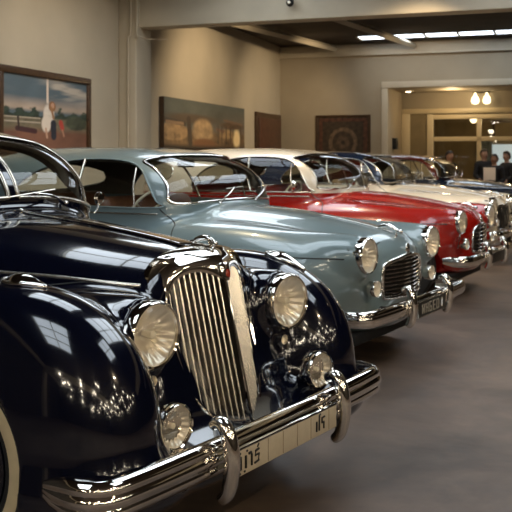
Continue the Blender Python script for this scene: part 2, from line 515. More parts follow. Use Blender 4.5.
# ------------------------------------------------------------------ black saloon
def ridge(z): return -.045+(1.0-z)*.235
def black_car():
    root = empty('classic_car', (-.103,3.464,0), -math.radians(33.5),
        label='black saloon in the foreground with a tall upright chrome grille of vertical bars', cat='car')
    main = Loft([-4.75,-3.9,-3.0,-2.0,-1.35,-.8,-.3,-.08],[.50,.70,.77,.76,.68,.53,.465,.40],[.66,.93,1.10,1.145,1.150,1.115,1.055,1.00],.28,2.7,2.5)
    def f(P):
        x,y,z = P.T; ay = np.abs(y)
        d = smax(main(P), x-(ridge(z)-.088), .06)
        d = smax(d, -4.72-x, .15)
        d = smin(d, sell(P,(-2.62,0,.99),1.43,1.45,.74,.60,.5,5.0,3.1), .05)
        d = smin(d, sell(P,(-.40,0,.45),.36,1.0,.66,.22,.25,3.0,2.4), .10)
        fe = sell(P,(-.45,.675,.44),.62,1.85,.25,.525,.30,2.5,2.35,True)
        d = smin(d, fe, .075)
        rf = sell(P,(-3.6,.66,.44),.78,1.15,.26,.45,.30,2.5,2.4,True)
        d = smin(d, rf, .10)
        pod = sell(P,(-.12,.44,.782),.30,.62,.135,.135,.14,2.,2.,True); pod = smax(pod, x+.045, .008)
        d = smin(d, pod, .045)
        d = smax(d, -smax(np.hypot(ay-.442,z-.786)-.106, -(x+.10), .004), .004)
        ap = sell(P,(-.3,0,.30),.46,.5,.80,.11,.10,3.0,2.2)
        d = smin(d, ap, .08)
        sill = sell(P,(-2.05,0,.36),2.0,2.0,.80,.12,.12,6,3)
        d = smin(d, sill, .06)
        for xc in (-.56,-3.6):
            w = np.maximum(np.hypot(x-xc,z-.35)-.405, .56-ay)
            d = smax(d, -w, .02)
        return smax(d, .22-z, .03)
    S = Shell(f, (-4.9,-1.0,.15), (.3,1.0,1.65), .0185)
    ws = spline([(.03,1.22),(.06,1.213),(.30,1.200),(.54,1.155),(.61,1.138),(.64,1.15),(.635,1.21),(.57,1.38),(.47,1.465),(.24,1.505),(.06,1.512),(.03,1.50),(.03,1.40),(.03,1.30)], 8, True)
    ws2 = [(-a,b) for a,b in ws][::-1]
    for w in (ws,ws2): S.cut(None, 0, w, lambda c,n: (c[:,0]>-2.0)&(c[:,0]<-1.0)&(n[:,0]>.15))
    sw = spline([(-1.50,1.165),(-1.55,1.26),(-1.76,1.42),(-2.10,1.475),(-2.55,1.49),(-2.55,1.165)],8,True)
    sr = spline([(-2.64,1.165),(-2.64,1.49),(-3.05,1.47),(-3.42,1.35),(-3.55,1.22),(-3.50,1.165)],8,True)
    for w in (sw,sr): S.cut(None, 1, w, lambda c,n: np.abs(n[:,1])>.4)
    rw = spline([(-.42,1.22),(.42,1.22),(.44,1.30),(.36,1.40),(-.36,1.40),(-.44,1.30)],8,True)
    S.cut(None, 0, rw, lambda c,n: (c[:,0]<-3.2)&(n[:,0]<-.15))
    bon = spline([(-.10,0),(-.14,.20),(-.20,.335),(-.45,.425),(-.80,.515),(-1.08,.60),(-1.14,.5),(-1.17,.25),(-1.18,0)],8)
    bonnet = np.concatenate([bon, (bon*[1,-1])[::-1]])
    S.cut('bonnet', 2, bonnet, lambda c,n: n[:,2]>.1)
    d1 = [(-1.62,.40),(-1.62,.9),(-1.60,1.10),(-2.60,1.12),(-2.60,.40)]
    d2 = [(-2.62,.40),(-2.62,1.12),(-3.25,1.10),(-3.10,.7),(-3.02,.40)]
    for dd in (d1,d2): S.cut('door'+str(dd is d2), 1, dd, lambda c,n: np.abs(n[:,1])>.35)
    body = S.piece('body','black',root)
    S.piece('bonnet','black',root)
    c = S.V[S.F].mean(1)[:,1]
    for nm in ('doorFalse','doorTrue'):
        for sgn in (-1,1):
            o = S.piece(nm,'black',root,oname='door',sel=(S.part==S.names.index(nm))&(c*sgn>0))
            xx = -2.45 if nm=='doorFalse' else -2.78
            P,N = on_surf(f, [(xx-.07,.97),(xx,.975),(xx+.07,.97)],1,sgn*1.2,0,.03); MB().tube(P,.009,8).build('door_handle','chrome',o)
    cc = S.V[S.F].mean(1)
    S.piece('body','headliner',root,offset=-.022,oname='headliner',sel=(S.part==0)&(cc[:,2]>1.16))
    window(root,f,ws,0,-1.12,-2.2,.010,'windshield','dull_chrome'); window(root,f,ws2,0,-1.12,-2.2,.010,'windshield','dull_chrome')
    for sg in (-1,1):
        for w in (sw,sr): window(root,f,w,1,sg*1.2,0,.010)
    window(root,f,rw,0,-4.6,-2.8,.010,'rear_window')
    # bonnet side spears and bonnet centre strip
    bs = spline([(-.16,.930),(-.45,.945),(-.80,.952),(-1.12,.965)],8)
    for sg in (-1,1):
        C,N = on_surf(f, bs, 1, sg*.545, 0, .003); strip('bonnet_trim', C, .0070, 'dull_chrome', root, up=N, flat=.7)
    C,N = on_surf(f, spline([(-.15,0),(-.5,0),(-.9,0),(-1.17,0)],10), 2, 1.3,.5, .006)
    strip('bonnet_centre_strip', C, .0062, 'chrome', root, up=N, flat=1.2)
    seam_line(root,f,bonnet[18:-18],2,1.3,.3)
    # cowl moulding line under the windscreen
    # --- grille
    gh = [(0,.400),(.07,.402),(.125,.425),(.185,.48),(.225,.57),(.243,.70),(.250,.82),(.240,.89),(.205,.938),(.15,.962),(.09,.962),(.04,.945),(0,.925)]
    g = spline(gh,8)
    def gx(y,z): return ridge(z)-.36*np.abs(y)*(1+.5*np.abs(y))
    full = np.concatenate([g,(g*[-1,1])[::-1][1:-1]])
    outh = [(0,.370),(.07,.374),(.135,.400),(.200,.462),(.243,.56),(.262,.70),(.272,.82),(.270,.90),(.245,.965),(.19,1.005),(.12,1.025),(.055,1.033),(0,1.036)]
    og = spline(outh,8); ofull = np.concatenate([og,(og*[-1,1])[::-1][1:-1]])
    n = len(full)
    rings = []
    def ring(yz, dx): return [(gx(y,z)+dx(y,z), y, z) for y,z in yz]
    up = lambda z: np.clip((z-.72)/.2,0,1)
    rings.append(ring(full, lambda y,z:-.012)); rings.append(ring(full*.995+np.array((0,.003)), lambda y,z:.010))
    mid = full*.7+ofull*.3
    rings.append(ring(mid, lambda y,z:.018)); 
    mid2 = full*.25+ofull*.75
    rings.append(ring(mid2, lambda y,z:.012))
    rings.append(ring(ofull, lambda y,z:-.008))
    def back(k, dx, grow):
        out = []
        for y,z in ofull:
            u = float(up(z)); yy = y*(1+grow*u+.02*k); zz = z+(.016*u*k if z>.9 else 0)
            out.append((gx(y,z)-.008-dx*(.35+.65*u)*(1-2.4*abs(y))+.10*grow*u*abs(y)/.25, yy, zz))
        return out
    rings.append(back(.5,.02,.07)); rings.append(back(1,.055,.15)); rings.append(back(1,.12,.15))
    V = [p for r_ in rings for p in r_]; F = []
    for k in range(len(rings)-1):
        for i in range(n):
            j = (i+1)%n; F.append((k*n+i,k*n+j,(k+1)*n+j,(k+1)*n+i))
    gr = MB().add(V,F).build('grille_surround','chrome',root,50)
    # dark radiator core
    P = [(gx(y,z)-.055,y,z) for y,z in full]; cen = (gx(0,.7)-.055,0,.7)
    for sgn in (1,):
        V = []; zs = np.linspace(.39,.97,30); ys = np.linspace(-.25,.25,21)
        V = [(gx(y,z)-.05,y,z) for z in zs for y in ys]; F = [(i*21+j,i*21+j+1,(i+1)*21+j+1,(i+1)*21+j) for i in range(29) for j in range(20)]
        MB().add(V,F).build('radiator_core','dark',gr)
    zz = np.linspace(.38,.98,160)
    def span(y):
        m = inpoly(np.stack([np.full(160,y),zz],1), full); z_ = zz[m]; return z_.min(), z_.max()
    for sgn in (-1,1):
        for k in range(1,11):
            y = sgn*k*.0232
            z0,z1 = span(y)
            pts = [(gx(y,z),y,z) for z in np.linspace(z0-.004,z1+.004,16)]
            V = []; F = []
            for (x,yy,z) in pts:
                for (dx,dy) in ((.007,0),(.003,.0036),(-.024,.0016),(-.024,-.0016),(.003,-.0036)): V.append((x+dx,yy+dy,z))
            for i in range(15):
                for q in range(5): F.append((i*5+q,i*5+(q+1)%5,(i+1)*5+(q+1)%5,(i+1)*5+q))
            MB().add(V,F).build('grille_slat','dull_chrome',gr,30)
    MB().tube([(ridge(z)+.010,0,z) for z in np.linspace(.39,.95,20)], .0075, 8).build('grille_centre_bar','chrome',gr)
    # badge
    b = 1.3*spline([(0,.0),(.020,.016),(.024,.044),(.012,.052),(0,.046),(-.012,.052),(-.024,.044),(-.020,.016)],5,True)
    bx = lambda y,z: ridge(z)+.022-.25*abs(y)
    z0 = .925
    V = [(bx(y,z0+z)+.004,y,z0+z) for y,z in b]; k = len(V); V += [(p[0]-.03,p[1],p[2]) for p in V]; V += [(ridge(z0)+.028,0,z0+.03)]
    F = [(i,(i+1)%k,k+(i+1)%k,k+i) for i in range(k)]+[(i,(i+1)%k,2*k) for i in range(k)]
    bd = MB().add(V,F).build('grille_badge','chrome',gr,50)
    V2 = [(p[0]+.004,p[1]*.62,(p[2]-z0-.03)*.62+z0+.03) for p in V[:k]]+[(ridge(z0)+.034,0,z0+.03)]
    MB().add(V2,[(i,(i+1)%k,k) for i in range(k)]).build('badge_enamel','badge_red',bd,60)
    # bonnet ornament: low winged figure
    o = MB()
    o.tube(spline([(-.25,0,1.052),(-.17,0,1.056),(-.11,0,1.050),(-.07,0,1.043)],6), [.005]*6+[.008]*12+[.007], 12)
    o.tube(spline([(-.18,0,1.058),(-.155,0,1.076),(-.115,0,1.085),(-.085,0,1.076),(-.065,0,1.060)],6), list(np.interp(np.linspace(0,1,25),[0,.3,.7,1],[.005,.011,.009,.006])), 12)
    o.ball((-.068,0,1.064),(.014,.009,.010))
    for s in (-1,1):
        o.tube(spline([(-.11,s*.006,1.078),(-.14,s*.016,1.074),(-.175,s*.020,1.070)],6), list(np.linspace(.006,.003,13)), 8)
        o.tube([(-.095,s*.006,1.078),(-.085,s*.008,1.050)],.004,8)
    o.build('bonnet_ornament','chrome',root,60)
    # lamps
    for s in (-1,1):
        head_lamp(root, .0, s*.442, .786, .118, depth=.092, yaw=-4 if s<0 else -9)
        head_lamp(root, -.028, s*.435, .622, .022, 'side_lamp', .05, -8)
        fg = head_lamp(root, .125, s*.486, .502, .077, 'fog_lamp', .03, -6 if s<0 else -12)
        MB().lathe([(-.085,0),(-.08,.025),(-.065,.05),(-.04,.070),(-.02,.077)],(0,0,0),'x',32).build('lamp_shell','chrome',fg)
        MB().tube([(-.03,0,-.065),(-.04,0,-.13)],.010,8).build('lamp_post','chrome',fg)
        # wing top lamp, teardrop
        tl = []
        yc = .685
        for a in np.linspace(0,2*PI,40,endpoint=False):
            c_ = math.cos(a); w = .040*math.sin(a)*(1 if c_<0 else (1-c_)**.55*1.0)
            tl.append(((-.40 if s<0 else -.19)+ (.12*c_ if c_>0 else .08*c_), s*yc+w*1.0))
        P,N = on_surf(f, tl, 2, 1.2, .4, .006)
        t = MB().tube(P,.0085,8,True).build('wing_lamp','chrome',root,60)
        cP = P.mean(0)+np.array((0,0,.034)); k = len(P)
        V = [tuple(p) for p in P]+[tuple(cP+(p-cP)*.6+np.array((0,0,.008))) for p in P]+[tuple(cP)]
        F = [(i,(i+1)%k,k+(i+1)%k,k+i) for i in range(k)]+[(k+i,k+(i+1)%k,2*k) for i in range(k)]
        MB().add(V,F).build('wing_lamp_cover','chrome',t,60)
    # bumper, plate
    bumper(root, .215, .92, .392, .125, .20)
    for s in (-1,1):
        overrider(root, .235, s*.394, .382, .262, .029, .055)
        MB().tube([(.0,s*.33,.36),(.20,s*.35,.38)],.02,8).build('bumper_bracket','dark',root)
    px = .283
    pl = MB().box(px-.006,px+.004,-.385,.335,.325,.415,.003).build('number_plate','plate_cream',root)
    mb = MB()
    mb.tube([(px+.0,-.385,.416),(px,.335,.416)],.006,8); mb.build('plate_rim','chrome',pl)
    for y in (-.17,-.07,.03,.13,.27): MB().box(px+.004,px+.0055,y-.0014,y+.0014,.330,.410).build('plate_divider','dull_chrome',pl)
    X = px+.0055
    def st(y0,pts,r=.0042,w=.030,z0=.346,h=.045): MB().tube([(X,y0+w*p[0],z0+h*p[1]) for p in pts], r, 6).build('plate_character','ink',pl)
    # curled letter, twin strokes with marks above, angular letter with a slanting dot; then a 1 and a tall hooked letter
    st(-.368,[(.1,1.0),(.35,.86),(.9,.95),(.9,.55),(.9,.05),(.35,0),(.15,.3),(.5,.42)])
    st(-.312,[(0,0),(0,.95)],.0050); st(-.294,[(0,.98),(.45,1.02),(.62,.8),(.62,0)],.0046)
    st(-.255,[(-.1,.05),(.75,.12),(.8,.62),(.05,.60),(.1,.95),(.8,1.0)])
    for y,z in ((-.345,.402),(-.303,.402),(-.345,.334),(-.318,.336)): MB().ball((X,y,z),(.003,.0055,.004)).build('plate_character','ink',pl)
    st(-.240,[(.0,1.15),(.30,1.42)],.003)
    st(.172,[(0,0),(0,.85)]); st(.192,[(0,0),(.05,1.3),(.35,1.34)],.0038); st(.212,[(.75,1.0),(.05,.95),(.05,.55),(.55,.6),(.55,.0)],.004)
    # wipers, mirror
    for y in (.30,-.12):
        C,N = on_surf(f,[(y,1.172),(y-.20,1.225)],0,-1.1,-2.0,.022)
        wiper(root, C[0], C[1], .14, (0,1,.10))
    C,N = on_surf(f,[(-1.45,.66),(-1.45,-.66)],2,1.6,.5,0)
    for s,cpt in ((1,C[0]),(-1,C[1])):
        b_ = np.array((-1.37,s*.69,1.10)); top = np.array((-1.38,s*.735,1.18))
        mm = MB().tube(spline([b_,b_+np.array((.01,s*.02,.03)),top],6),.005,8).build('door_mirror','chrome',root,60)
        MB().lathe([(-.004,.0),(-.004,.032),(.004,.036),(.018,.026),(.024,0)],tuple(top),'x',28).build('mirror_shell','chrome',mm)
    interior(root,-1.45,-.33,'leather',1.08,-2.25,-3.15)
    for x in (-.56,-3.6):
        for s in (-1,1): wheel(root, x, s*.73, .35, .17, True, 'black', s)
    MB().box(-4.3,-.1,-.55,.55,.19,.27,.02).build('chassis','dark',root)
    bumper_r = bumper(root, .2, .86, .40, .12, .2, 'rear_bumper'); bumper_r.location = (-4.65,0,0); bumper_r.rotation_euler = (0,0,PI)
    return root

# ------------------------------------------------------------------ rounded full-width saloons
def pontoon(loc, deg, label, paint_m, roof_m, cell=.022, grille='oval', seat='leather', top=.56, Lc=0., trim='chrome', roof_split=False, front_trim=None, plate='dark', detail=True, tw='rubber'):
    root = empty('classic_car', (*loc,0), -math.radians(deg), label=label, cat='car')
    main = Loft([-4.5,-4.0,-3.0,-1.5,-.6,-.1,.1],[.66,.78,.84,.855,.845,.80,.77],[.76,.90,.96,.955,.91,.85,.80],.24,3.4,3.0)
    bon = Loft([-4.5,-3.9,-2.5,-1.45,-1.0,-.5,-.15,.05],[.40,.56,.68,.66,.57,.49,.42,.37],[.80,.97,1.03,1.045,1.028,.965,.895,.83],.45,2.7,2.3)
    def f(P):
        x,y,z = P.T; ay = np.abs(y)
        cap = x-(.03-.42*y*y-.35*np.maximum(0,z-.78)**1.0)
        d = smax(main(P), cap, .16)
        b = smax(bon(P), x-(.045-.7*y*y-.30*np.maximum(0,z-.70)), .10)
        d = smin(d, b, .06)
        d = smax(d, -4.45-x, .2)
        d = smin(d, sell(P,(-1.15,.60,.64),1.10,1.9,.225,.30,.30,2.4,2.4,True), .08)
        pod = sell(P,(-.2,.577,.777),.32,.55,.135,.135,.14,2.,2.,True); d = smin(d, smax(pod, x+.028, .008), .05)
        d = smax(d, -smax(np.hypot(ay-.577,z-.777)-.104, -(x+.10), .004), .004)
        d = smin(d, sell(P,(-2.62,0,.93),1.26,1.36,.775,top,.6,6.0,3.1,pb=2.8), .04)
        for xc in (-.55,-3.35):
            w = np.maximum(np.hypot(x-xc,z-.33)-.37, .58-ay); d = smax(d,-w,.02)
        return smax(d, .22-z, .04)
    S = Shell(f, (-4.7,-.95,.14), (.25,.95,1.6), cell)
    dt = top-.56
    ws = spline(mirror_y([(0,1.082),(.35,1.078),(.60,1.070),(.672,1.088),(.668,1.15),(.625,1.315+dt),(.56,1.388+dt),(.35,1.418+dt),(0,1.425+dt)]),6,True)
    S.cut(None,0,ws,lambda c,n:(c[:,0]>-2.1)&(c[:,0]<-1.2)&(n[:,0]>.12))
    sw = spline([(-1.57,1.045),(-1.58,1.10),(-1.72,1.29+dt*.6),(-1.90,1.37+dt),(-2.25,1.392+dt),(-2.55,1.365+dt),(-2.82,1.27+dt*.6),(-2.97,1.14),(-2.97,1.06),(-2.88,1.045),(-2.3,1.045)],8,True)
    S.cut(None,1,sw,lambda c,n:np.abs(n[:,1])>.35)
    rw = spline([(-.50,1.09),(0,1.08),(.50,1.09),(.69,1.14),(.70,1.23),(.62,1.32),(.40,1.37),(0,1.385),(-.40,1.37),(-.62,1.32),(-.70,1.23),(-.69,1.14)],8,True)
    S.cut(None,0,rw,lambda c,n:(c[:,0]<-3.05)&(n[:,0]<-.05))
    if grille == 'oval':
        gp = spline(mirror_y([(0,.470),(.26,.472),(.318,.49),(.332,.58),(.325,.665),(.285,.700),(.12,.728),(0,.738)]),6,True)
    elif grille == 'eggcrate':
        gp = spline(mirror_y([(0,.455),(.17,.458),(.235,.475),(.255,.56),(.235,.66),(.17,.705),(.08,.725),(0,.73)]),6,True)
    else:
        gp = spline(mirror_y([(0,.45),(.26,.452),(.335,.47),(.35,.60),(.335,.73),(.27,.76),(.1,.775),(0,.778)]),6,True)
    S.cut(None,0,gp,lambda c,n:(c[:,0]>-.3)&(n[:,0]>.2))
    if roof_split:
        rp = [(-1.28,1.03),(-1.45,1.035),(-1.62,1.035),(-2.3,1.03),(-3.2,1.02),(-3.7,1.02),(-4.2,1.02),(-4.2,1.7),(-1.28,1.7)]
        S.cut('roof',1,rp,lambda c,n:(c[:,2]>1.02))
    bo = spline([(-.02,0),(-.06,.25),(-.12,.42),(-.6,.475),(-1.1,.56),(-1.36,.66),(-1.42,.5),(-1.40,.2),(-1.39,0)],8)
    bonnet = np.concatenate([bo,(bo*[1,-1])[::-1]])
    S.cut('bonnet',2,bonnet,lambda c,n:(n[:,2]>.2)&(c[:,2]>.7))
    dr = [(-1.36,.36),(-1.35,.7),(-1.40,.93),(-1.52,1.015),(-2.42,1.01),(-2.45,.8),(-2.45,.36)]
    S.cut('door',1,dr,lambda c,n:np.abs(n[:,1])>.3)
    S.piece('body',paint_m,root); S.piece('bonnet',paint_m,root)
    if roof_split: S.piece('roof',roof_m,root)
    c = S.V[S.F].mean(1)
    for sg in (-1,1):
        o = S.piece('door',paint_m,root,sel=(S.part==S.names.index('door'))&(c[:,1]*sg>0))
        P,N = on_surf(f,[(-2.36,.86),(-2.29,.865),(-2.22,.86)],1,sg*1.2,0,.03); MB().tube(P,.009,8).build('door_handle','chrome',o)
        seam_line(root,f,np.array([(-1.545,1.035),(-1.50,.99),(-1.41,.93),(-1.36,.80),(-1.35,.6),(-1.36,.36)]),1,sg*1.2,0,.0045)
        seam_line(root,f,np.array([(-2.43,1.0),(-2.45,.8),(-2.45,.36)]),1,sg*1.2,0,.004)
        seam_line(root,f,np.array([(-.10,.762),(-.5,.765),(-.9,.77),(-1.34,.775)]),1,sg*1.2,0,.0045)
    hl = (S.part!=-1)&(c[:,2]>1.06)&(c[:,0]<-1.5)
    S.piece('roof' if roof_split else 'body','headliner',root,offset=-.022,oname='headliner',sel=hl)
    for sg in (-1,1):
        seam_line(root,f,bo[8:34]*[1,sg],2,1.3,.5,.0035)
        g = window(root,f,sw,1,sg*1.2,0,.006,m_trim=roof_m if not roof_split else 'dull_chrome')
        for x0,x1,zt in ((-2.23,-2.34,1.388+dt),(-1.74,-1.80,1.325+dt*.7)):
            P,N = on_surf(f,[(x0,1.05),((x0+x1)/2,1.2),(x1,zt)],1,sg*1.2,0,.0); MB().tube(P,.011 if x0<-2 else .007,8).build('window_post','dull_chrome',g,60)
        P,N = on_surf(f, spline([(-1.56,1.0),(-2.2,1.0),(-2.9,1.0),(-3.3,.99)],6),1,sg*1.2,0,.002)
        if detail: strip('waist_strip',P,.0055,trim if trim!='chrome' else 'dull_chrome',root,up=N,flat=.6)
    window(root,f,ws,0,-1.2,-2.4,.011 if not roof_split else .007,'windshield','chrome' if not roof_split else 'dull_chrome')
    window(root,f,rw,0,-4.3,-2.8,.009,'rear_window')
    # grille
    P,F,N = pane(f,gp,0,.3,-.4,-.045); core = MB().add(P,F).build('grille','dark',root)
    C,N = on_surf(f,gp,0,.3,-.4,.004); MB().tube(C,.015,10,True).build('grille_frame','chrome',core,60)
    # wall between frame and core
    n = len(C); Pb = C-N*.05
    MB().add(list(C)+list(Pb),[(i,(i+1)%n,n+(i+1)%n,n+i) for i in range(n)]).build('grille_recess','dark',core)
    z0,z1 = gp[:,1].min(),gp[:,1].max()
    nb = {'oval':9,'eggcrate':6,'mesh':9}[grille]
    yy = np.linspace(-.37,.37,240)
    for k in range(1,nb+1):
        z = z0+(z1-z0)*k/(nb+1)
        m = inpoly(np.stack([yy,np.full(240,z)],1),gp); ys = yy[m]
        if len(ys)<3: continue
        P,N = on_surf(f,[(y,z) for y in np.linspace(ys.min(),ys.max(),17)],0,.3,-.4,-.004)
        MB().tube(P,.0068 if grille!='mesh' else .003,8,flat=1.7,up=(1,0,0)).build('grille_slat','chrome' if grille!='mesh' else 'dark',core,60)
    zz = np.linspace(z0,z1,200)
    for y in ({'oval':[],'eggcrate':[-.085,.085],'mesh':[-.28+.07*i for i in range(9)]}[grille]):
        m = inpoly(np.stack([np.full(200,y),zz],1),gp); z_ = zz[m]
        P,N = on_surf(f,[(y,z) for z in np.linspace(z_.min(),z_.max(),9)],0,.3,-.4,-.002); MB().tube(P,.007 if grille!='mesh' else .004,8).build('grille_divider','chrome' if grille!='mesh' else 'dull_chrome',core,60)
    # ornament on the nose, spear and small crest
    sP,sN = on_surf(f, spline([(-.62,0),(-.4,0),(-.2,0),(-.08,0)],6),2,1.3,.5,.004)
    strip('bonnet_spear',sP,.006,'chrome',root,up=sN)
    oP,oN = on_surf(f,[(-.05,0),(-.11,0),(-.18,0)],2,1.3,.5,.0)
    o = MB().tube(spline([oP[2]+[0,0,.01],oP[1]+[0,0,.04],oP[0]+[.02,0,.03]],6),list(np.interp(np.linspace(0,1,13),[0,.5,1],[.007,.022,.012])),12)
    o.ball(oP[0]+[.03,0,.028],(.026,.016,.020)); o.tube([oP[0]+[0,0,-.02],oP[0]+[.005,0,.03]],.010,8)
    o.build('bonnet_ornament','chrome',root,60)
    P,N = on_surf(f,[(0,.775),(0,.80)],0,.3,-.4,.006)
    MB().ball(P[0],(.016,.032,.042)).build('nose_badge','chrome',root,60)
    for s in (-1,1):
        head_lamp(root,.005,s*.577,.777,.116,depth=.092,yaw=-4)
        P,N = on_surf(f,[(s*.505,.56)],0,.3,-.5,0)
        fl = head_lamp(root,float(P[0][0])+.075,s*.495,.56,.054,'fog_lamp',.04,-8)
        MB().lathe([(-.075,.0),(-.07,.02),(-.05,.042),(-.03,.051)],(0,0,0),'x',28).build('lamp_shell','chrome',fl)
        MB().tube([(-.12,0,0),(-.06,0,0)],.016,10).build('lamp_stalk','chrome',fl)
    bumper(root,.16,.90,.425,.105,.20,ribs=.002)
    for s in (-1,1):
        overrider(root,.17,s*.347,.433,.24,.031,.045)
        MB().tube([(-.05,s*.33,.40),(.13,s*.345,.42)],.02,8).build('bumper_bracket','dark',root)
    px = .215
    pl = MB().box(px-.006,px+.004,-.26,.26,.355,.455,.004).build('number_plate','plate_black',root)
    fr = MB().tube([(px,-.26,.355),(px,.26,.355),(px,.26,.455),(px,-.26,.455)],.005,6,True).build('plate_frame','dull_chrome',pl)
    if plate:
        for k,cx in enumerate(plate):
            ch = MB(); glyph(ch,cx,(px+.006,-.20+k*.068,.375),(0,1,0),(0,0,1),.036,.060,.0045); ch.build('plate_character','silver_ink',pl)
    for y in (-.28,.22):
        C,N = on_surf(f,[(y,1.075),(y+.28,1.165)],0,-1.22,-2.2,.02)
        wiper(root,C[0]+[.03,0,-.01],C[1],.12,(0,1,.05))
    if detail:
        MB().box(-1.85,-1.80,-.10,.10,1.325+dt,1.375+dt,.02).tube([(-1.83,0,1.37+dt),(-1.86,0,1.44+dt)],.006,8).build('rear_view_mirror','dull_chrome',root,50)
    C,N = on_surf(f,[(-1.66,.71),(-1.66,-.71)],2,1.6,.5,0)
    interior(root,-1.62,-.32,seat,.99)
    for x in (-.55,-3.35):
        for s in (-1,1): wheel(root,x,s*.72,.33,.16,False,'dull_chrome',s)
    MB().box(-4.1,-.1,-.55,.55,.18,.26,.02).build('chassis','dark',root)
    rb = bumper(root,.16,.84,.42,.10,.2,'rear_bumper'); rb.location = (-4.38,0,0); rb.rotation_euler = (0,0,PI)
    if front_trim == 'door_mirror':
        for s in (-1,1):
            P,N = on_surf(f,[(-1.72,1.03)],1,s*1.2,0,.0); p = P[0]
            mm = MB().tube([p,p+[0,s*.03,.03],p+[.02,s*.06,.07]],.005,8).build('door_mirror','chrome',root,60)
            MB().lathe([(-.004,0),(-.004,.045),(.006,.05),(.03,.03),(.036,0)],tuple(p+[.02,s*.06,.09]),'x',24).build('mirror_shell','chrome',mm)
    return root

# ------------------------------------------------------------------ the room
TH = math.radians(18.7); EN = np.array((math.cos(TH),-math.sin(TH))); EW = np.array((math.sin(TH),math.cos(TH)))
FPX, HOR, CAMH = 899., 158.8, 1.393
def RW(a,b,z=0.): p = EN*a+EW*b; return (p[0],p[1],z)
A0, A1, B0, B1, ZC = -6.3, 8.0, -10.0, 20.4, 4.05
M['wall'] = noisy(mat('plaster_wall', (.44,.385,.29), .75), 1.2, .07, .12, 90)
M['dark_wall'] = noisy(mat('unseen_dark_wall', (.035,.027,.02), .85), 1.5, .3)  # dark tone made up for unseen walls, so the black paint reflects darkness
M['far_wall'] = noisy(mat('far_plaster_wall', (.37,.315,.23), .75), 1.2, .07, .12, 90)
M['trim'] = noisy(mat('painted_trim', (.56,.50,.39), .5), 3, .05)
M['ceiling'] = noisy(mat('dark_timber_ceiling', (.035,.022,.015), .7), 3, .3)
M['beam'] = noisy(mat('painted_beam', (.50,.44,.33), .6), 2, .08)
M['frame_dark'] = noisy(mat('dark_wood_frame', (.055,.028,.012), .35), 15, .35)
M['door_wood'] = noisy(mat('brown_door_wood', (.085,.035,.018), .4), 8, .3)
M['partition'] = mat('cream_partition', (.62,.52,.34), .4)
M['panel_olive'] = noisy(mat('olive_panel', (.22,.17,.09), .6), 3, .15)
M['curtain'] = noisy(mat('curtain_cloth', (.4,.46,.5), .9), 9, .3)
M['skyglow'] = mat('daylight_pane', (.8,.85,.9), .3, emis=(.80,.90,1.0), es=4.4)
M['day_window'] = mat('daylight_window', (.6,.7,.75), .3, emis=(.62,.78,.88), es=.55)
M['bulb'] = mat('warm_bulb', (.9,.8,.6), .3, emis=(1.0,.80,.52), es=8.)
M['bulb_small'] = mat('spot_lamp_face', (.9,.85,.7), .3, emis=(1.0,.86,.66), es=30.)
M['globe'] = mat('lamp_globe', (.9,.8,.6), .3, emis=(1.0,.82,.50), es=3.)
M['iron'] = mat('black_iron', (.02,.02,.02), .4, .5)
M['paper'] = mat('white_card', (.85,.76,.70), .6)
M['suit'] = noisy(mat('black_clothes', (.010,.009,.010), .8), 20, .2)
M['skin'] = mat('skin', (.42,.24,.16), .55)
M['hair'] = mat('dark_hair', (.02,.012,.008), .5)

def floor_mat():
    m = bpy.data.materials.new('polished_concrete'); m.use_nodes = True
    nt = m.node_tree; b = nt.nodes['Principled BSDF']; L = nt.links.new
    tc = nt.nodes.new('ShaderNodeTexCoord')
    n1 = nt.nodes.new('ShaderNodeTexNoise'); n1.inputs['Scale'].default_value = .9; n1.inputs['Detail'].default_value = 8; n1.inputs['Roughness'].default_value = .62; n1.inputs['Distortion'].default_value = .6
    n2 = nt.nodes.new('ShaderNodeTexNoise'); n2.inputs['Scale'].default_value = 7; n2.inputs['Detail'].default_value = 8; n2.inputs['Roughness'].default_value = .7
    L(tc.outputs['Object'],n1.inputs['Vector']); L(tc.outputs['Object'],n2.inputs['Vector'])
    r1 = nt.nodes.new('ShaderNodeValToRGB'); e = r1.color_ramp.elements
    e[0].position = .32; e[0].color = (.050,.036,.027,1); e[1].position = .70; e[1].color = (.185,.134,.100,1)
    x = r1.color_ramp.elements.new(.5); x.color = (.112,.080,.060,1)
    L(n1.outputs['Fac'],r1.inputs['Fac'])
    mr = nt.nodes.new('ShaderNodeMapRange'); mr.inputs['From Min'].default_value=.3; mr.inputs['From Max'].default_value=.7; mr.inputs['To Min'].default_value=.78; mr.inputs['To Max'].default_value=1.2
    L(n2.outputs['Fac'],mr.inputs['Value'])
    v = nt.nodes.new('ShaderNodeVectorMath'); v.operation='SCALE'; L(r1.outputs['Color'],v.inputs[0]); L(mr.outputs['Result'],v.inputs['Scale']); L(v.outputs['Vector'],b.inputs['Base Color'])
    q = nt.nodes.new('ShaderNodeMapRange'); q.inputs['To Min'].default_value=.42; q.inputs['To Max'].default_value=.66
    L(n2.outputs['Fac'],q.inputs['Value']); L(q.outputs['Result'],b.inputs['Roughness'])
    bp = nt.nodes.new('ShaderNodeBump'); bp.inputs['Strength'].default_value=.12; bp.inputs['Distance'].default_value=.01
    L(n2.outputs['Fac'],bp.inputs['Height']); L(bp.outputs['Normal'],b.inputs['Normal'])
    return m
M['floor'] = floor_mat()

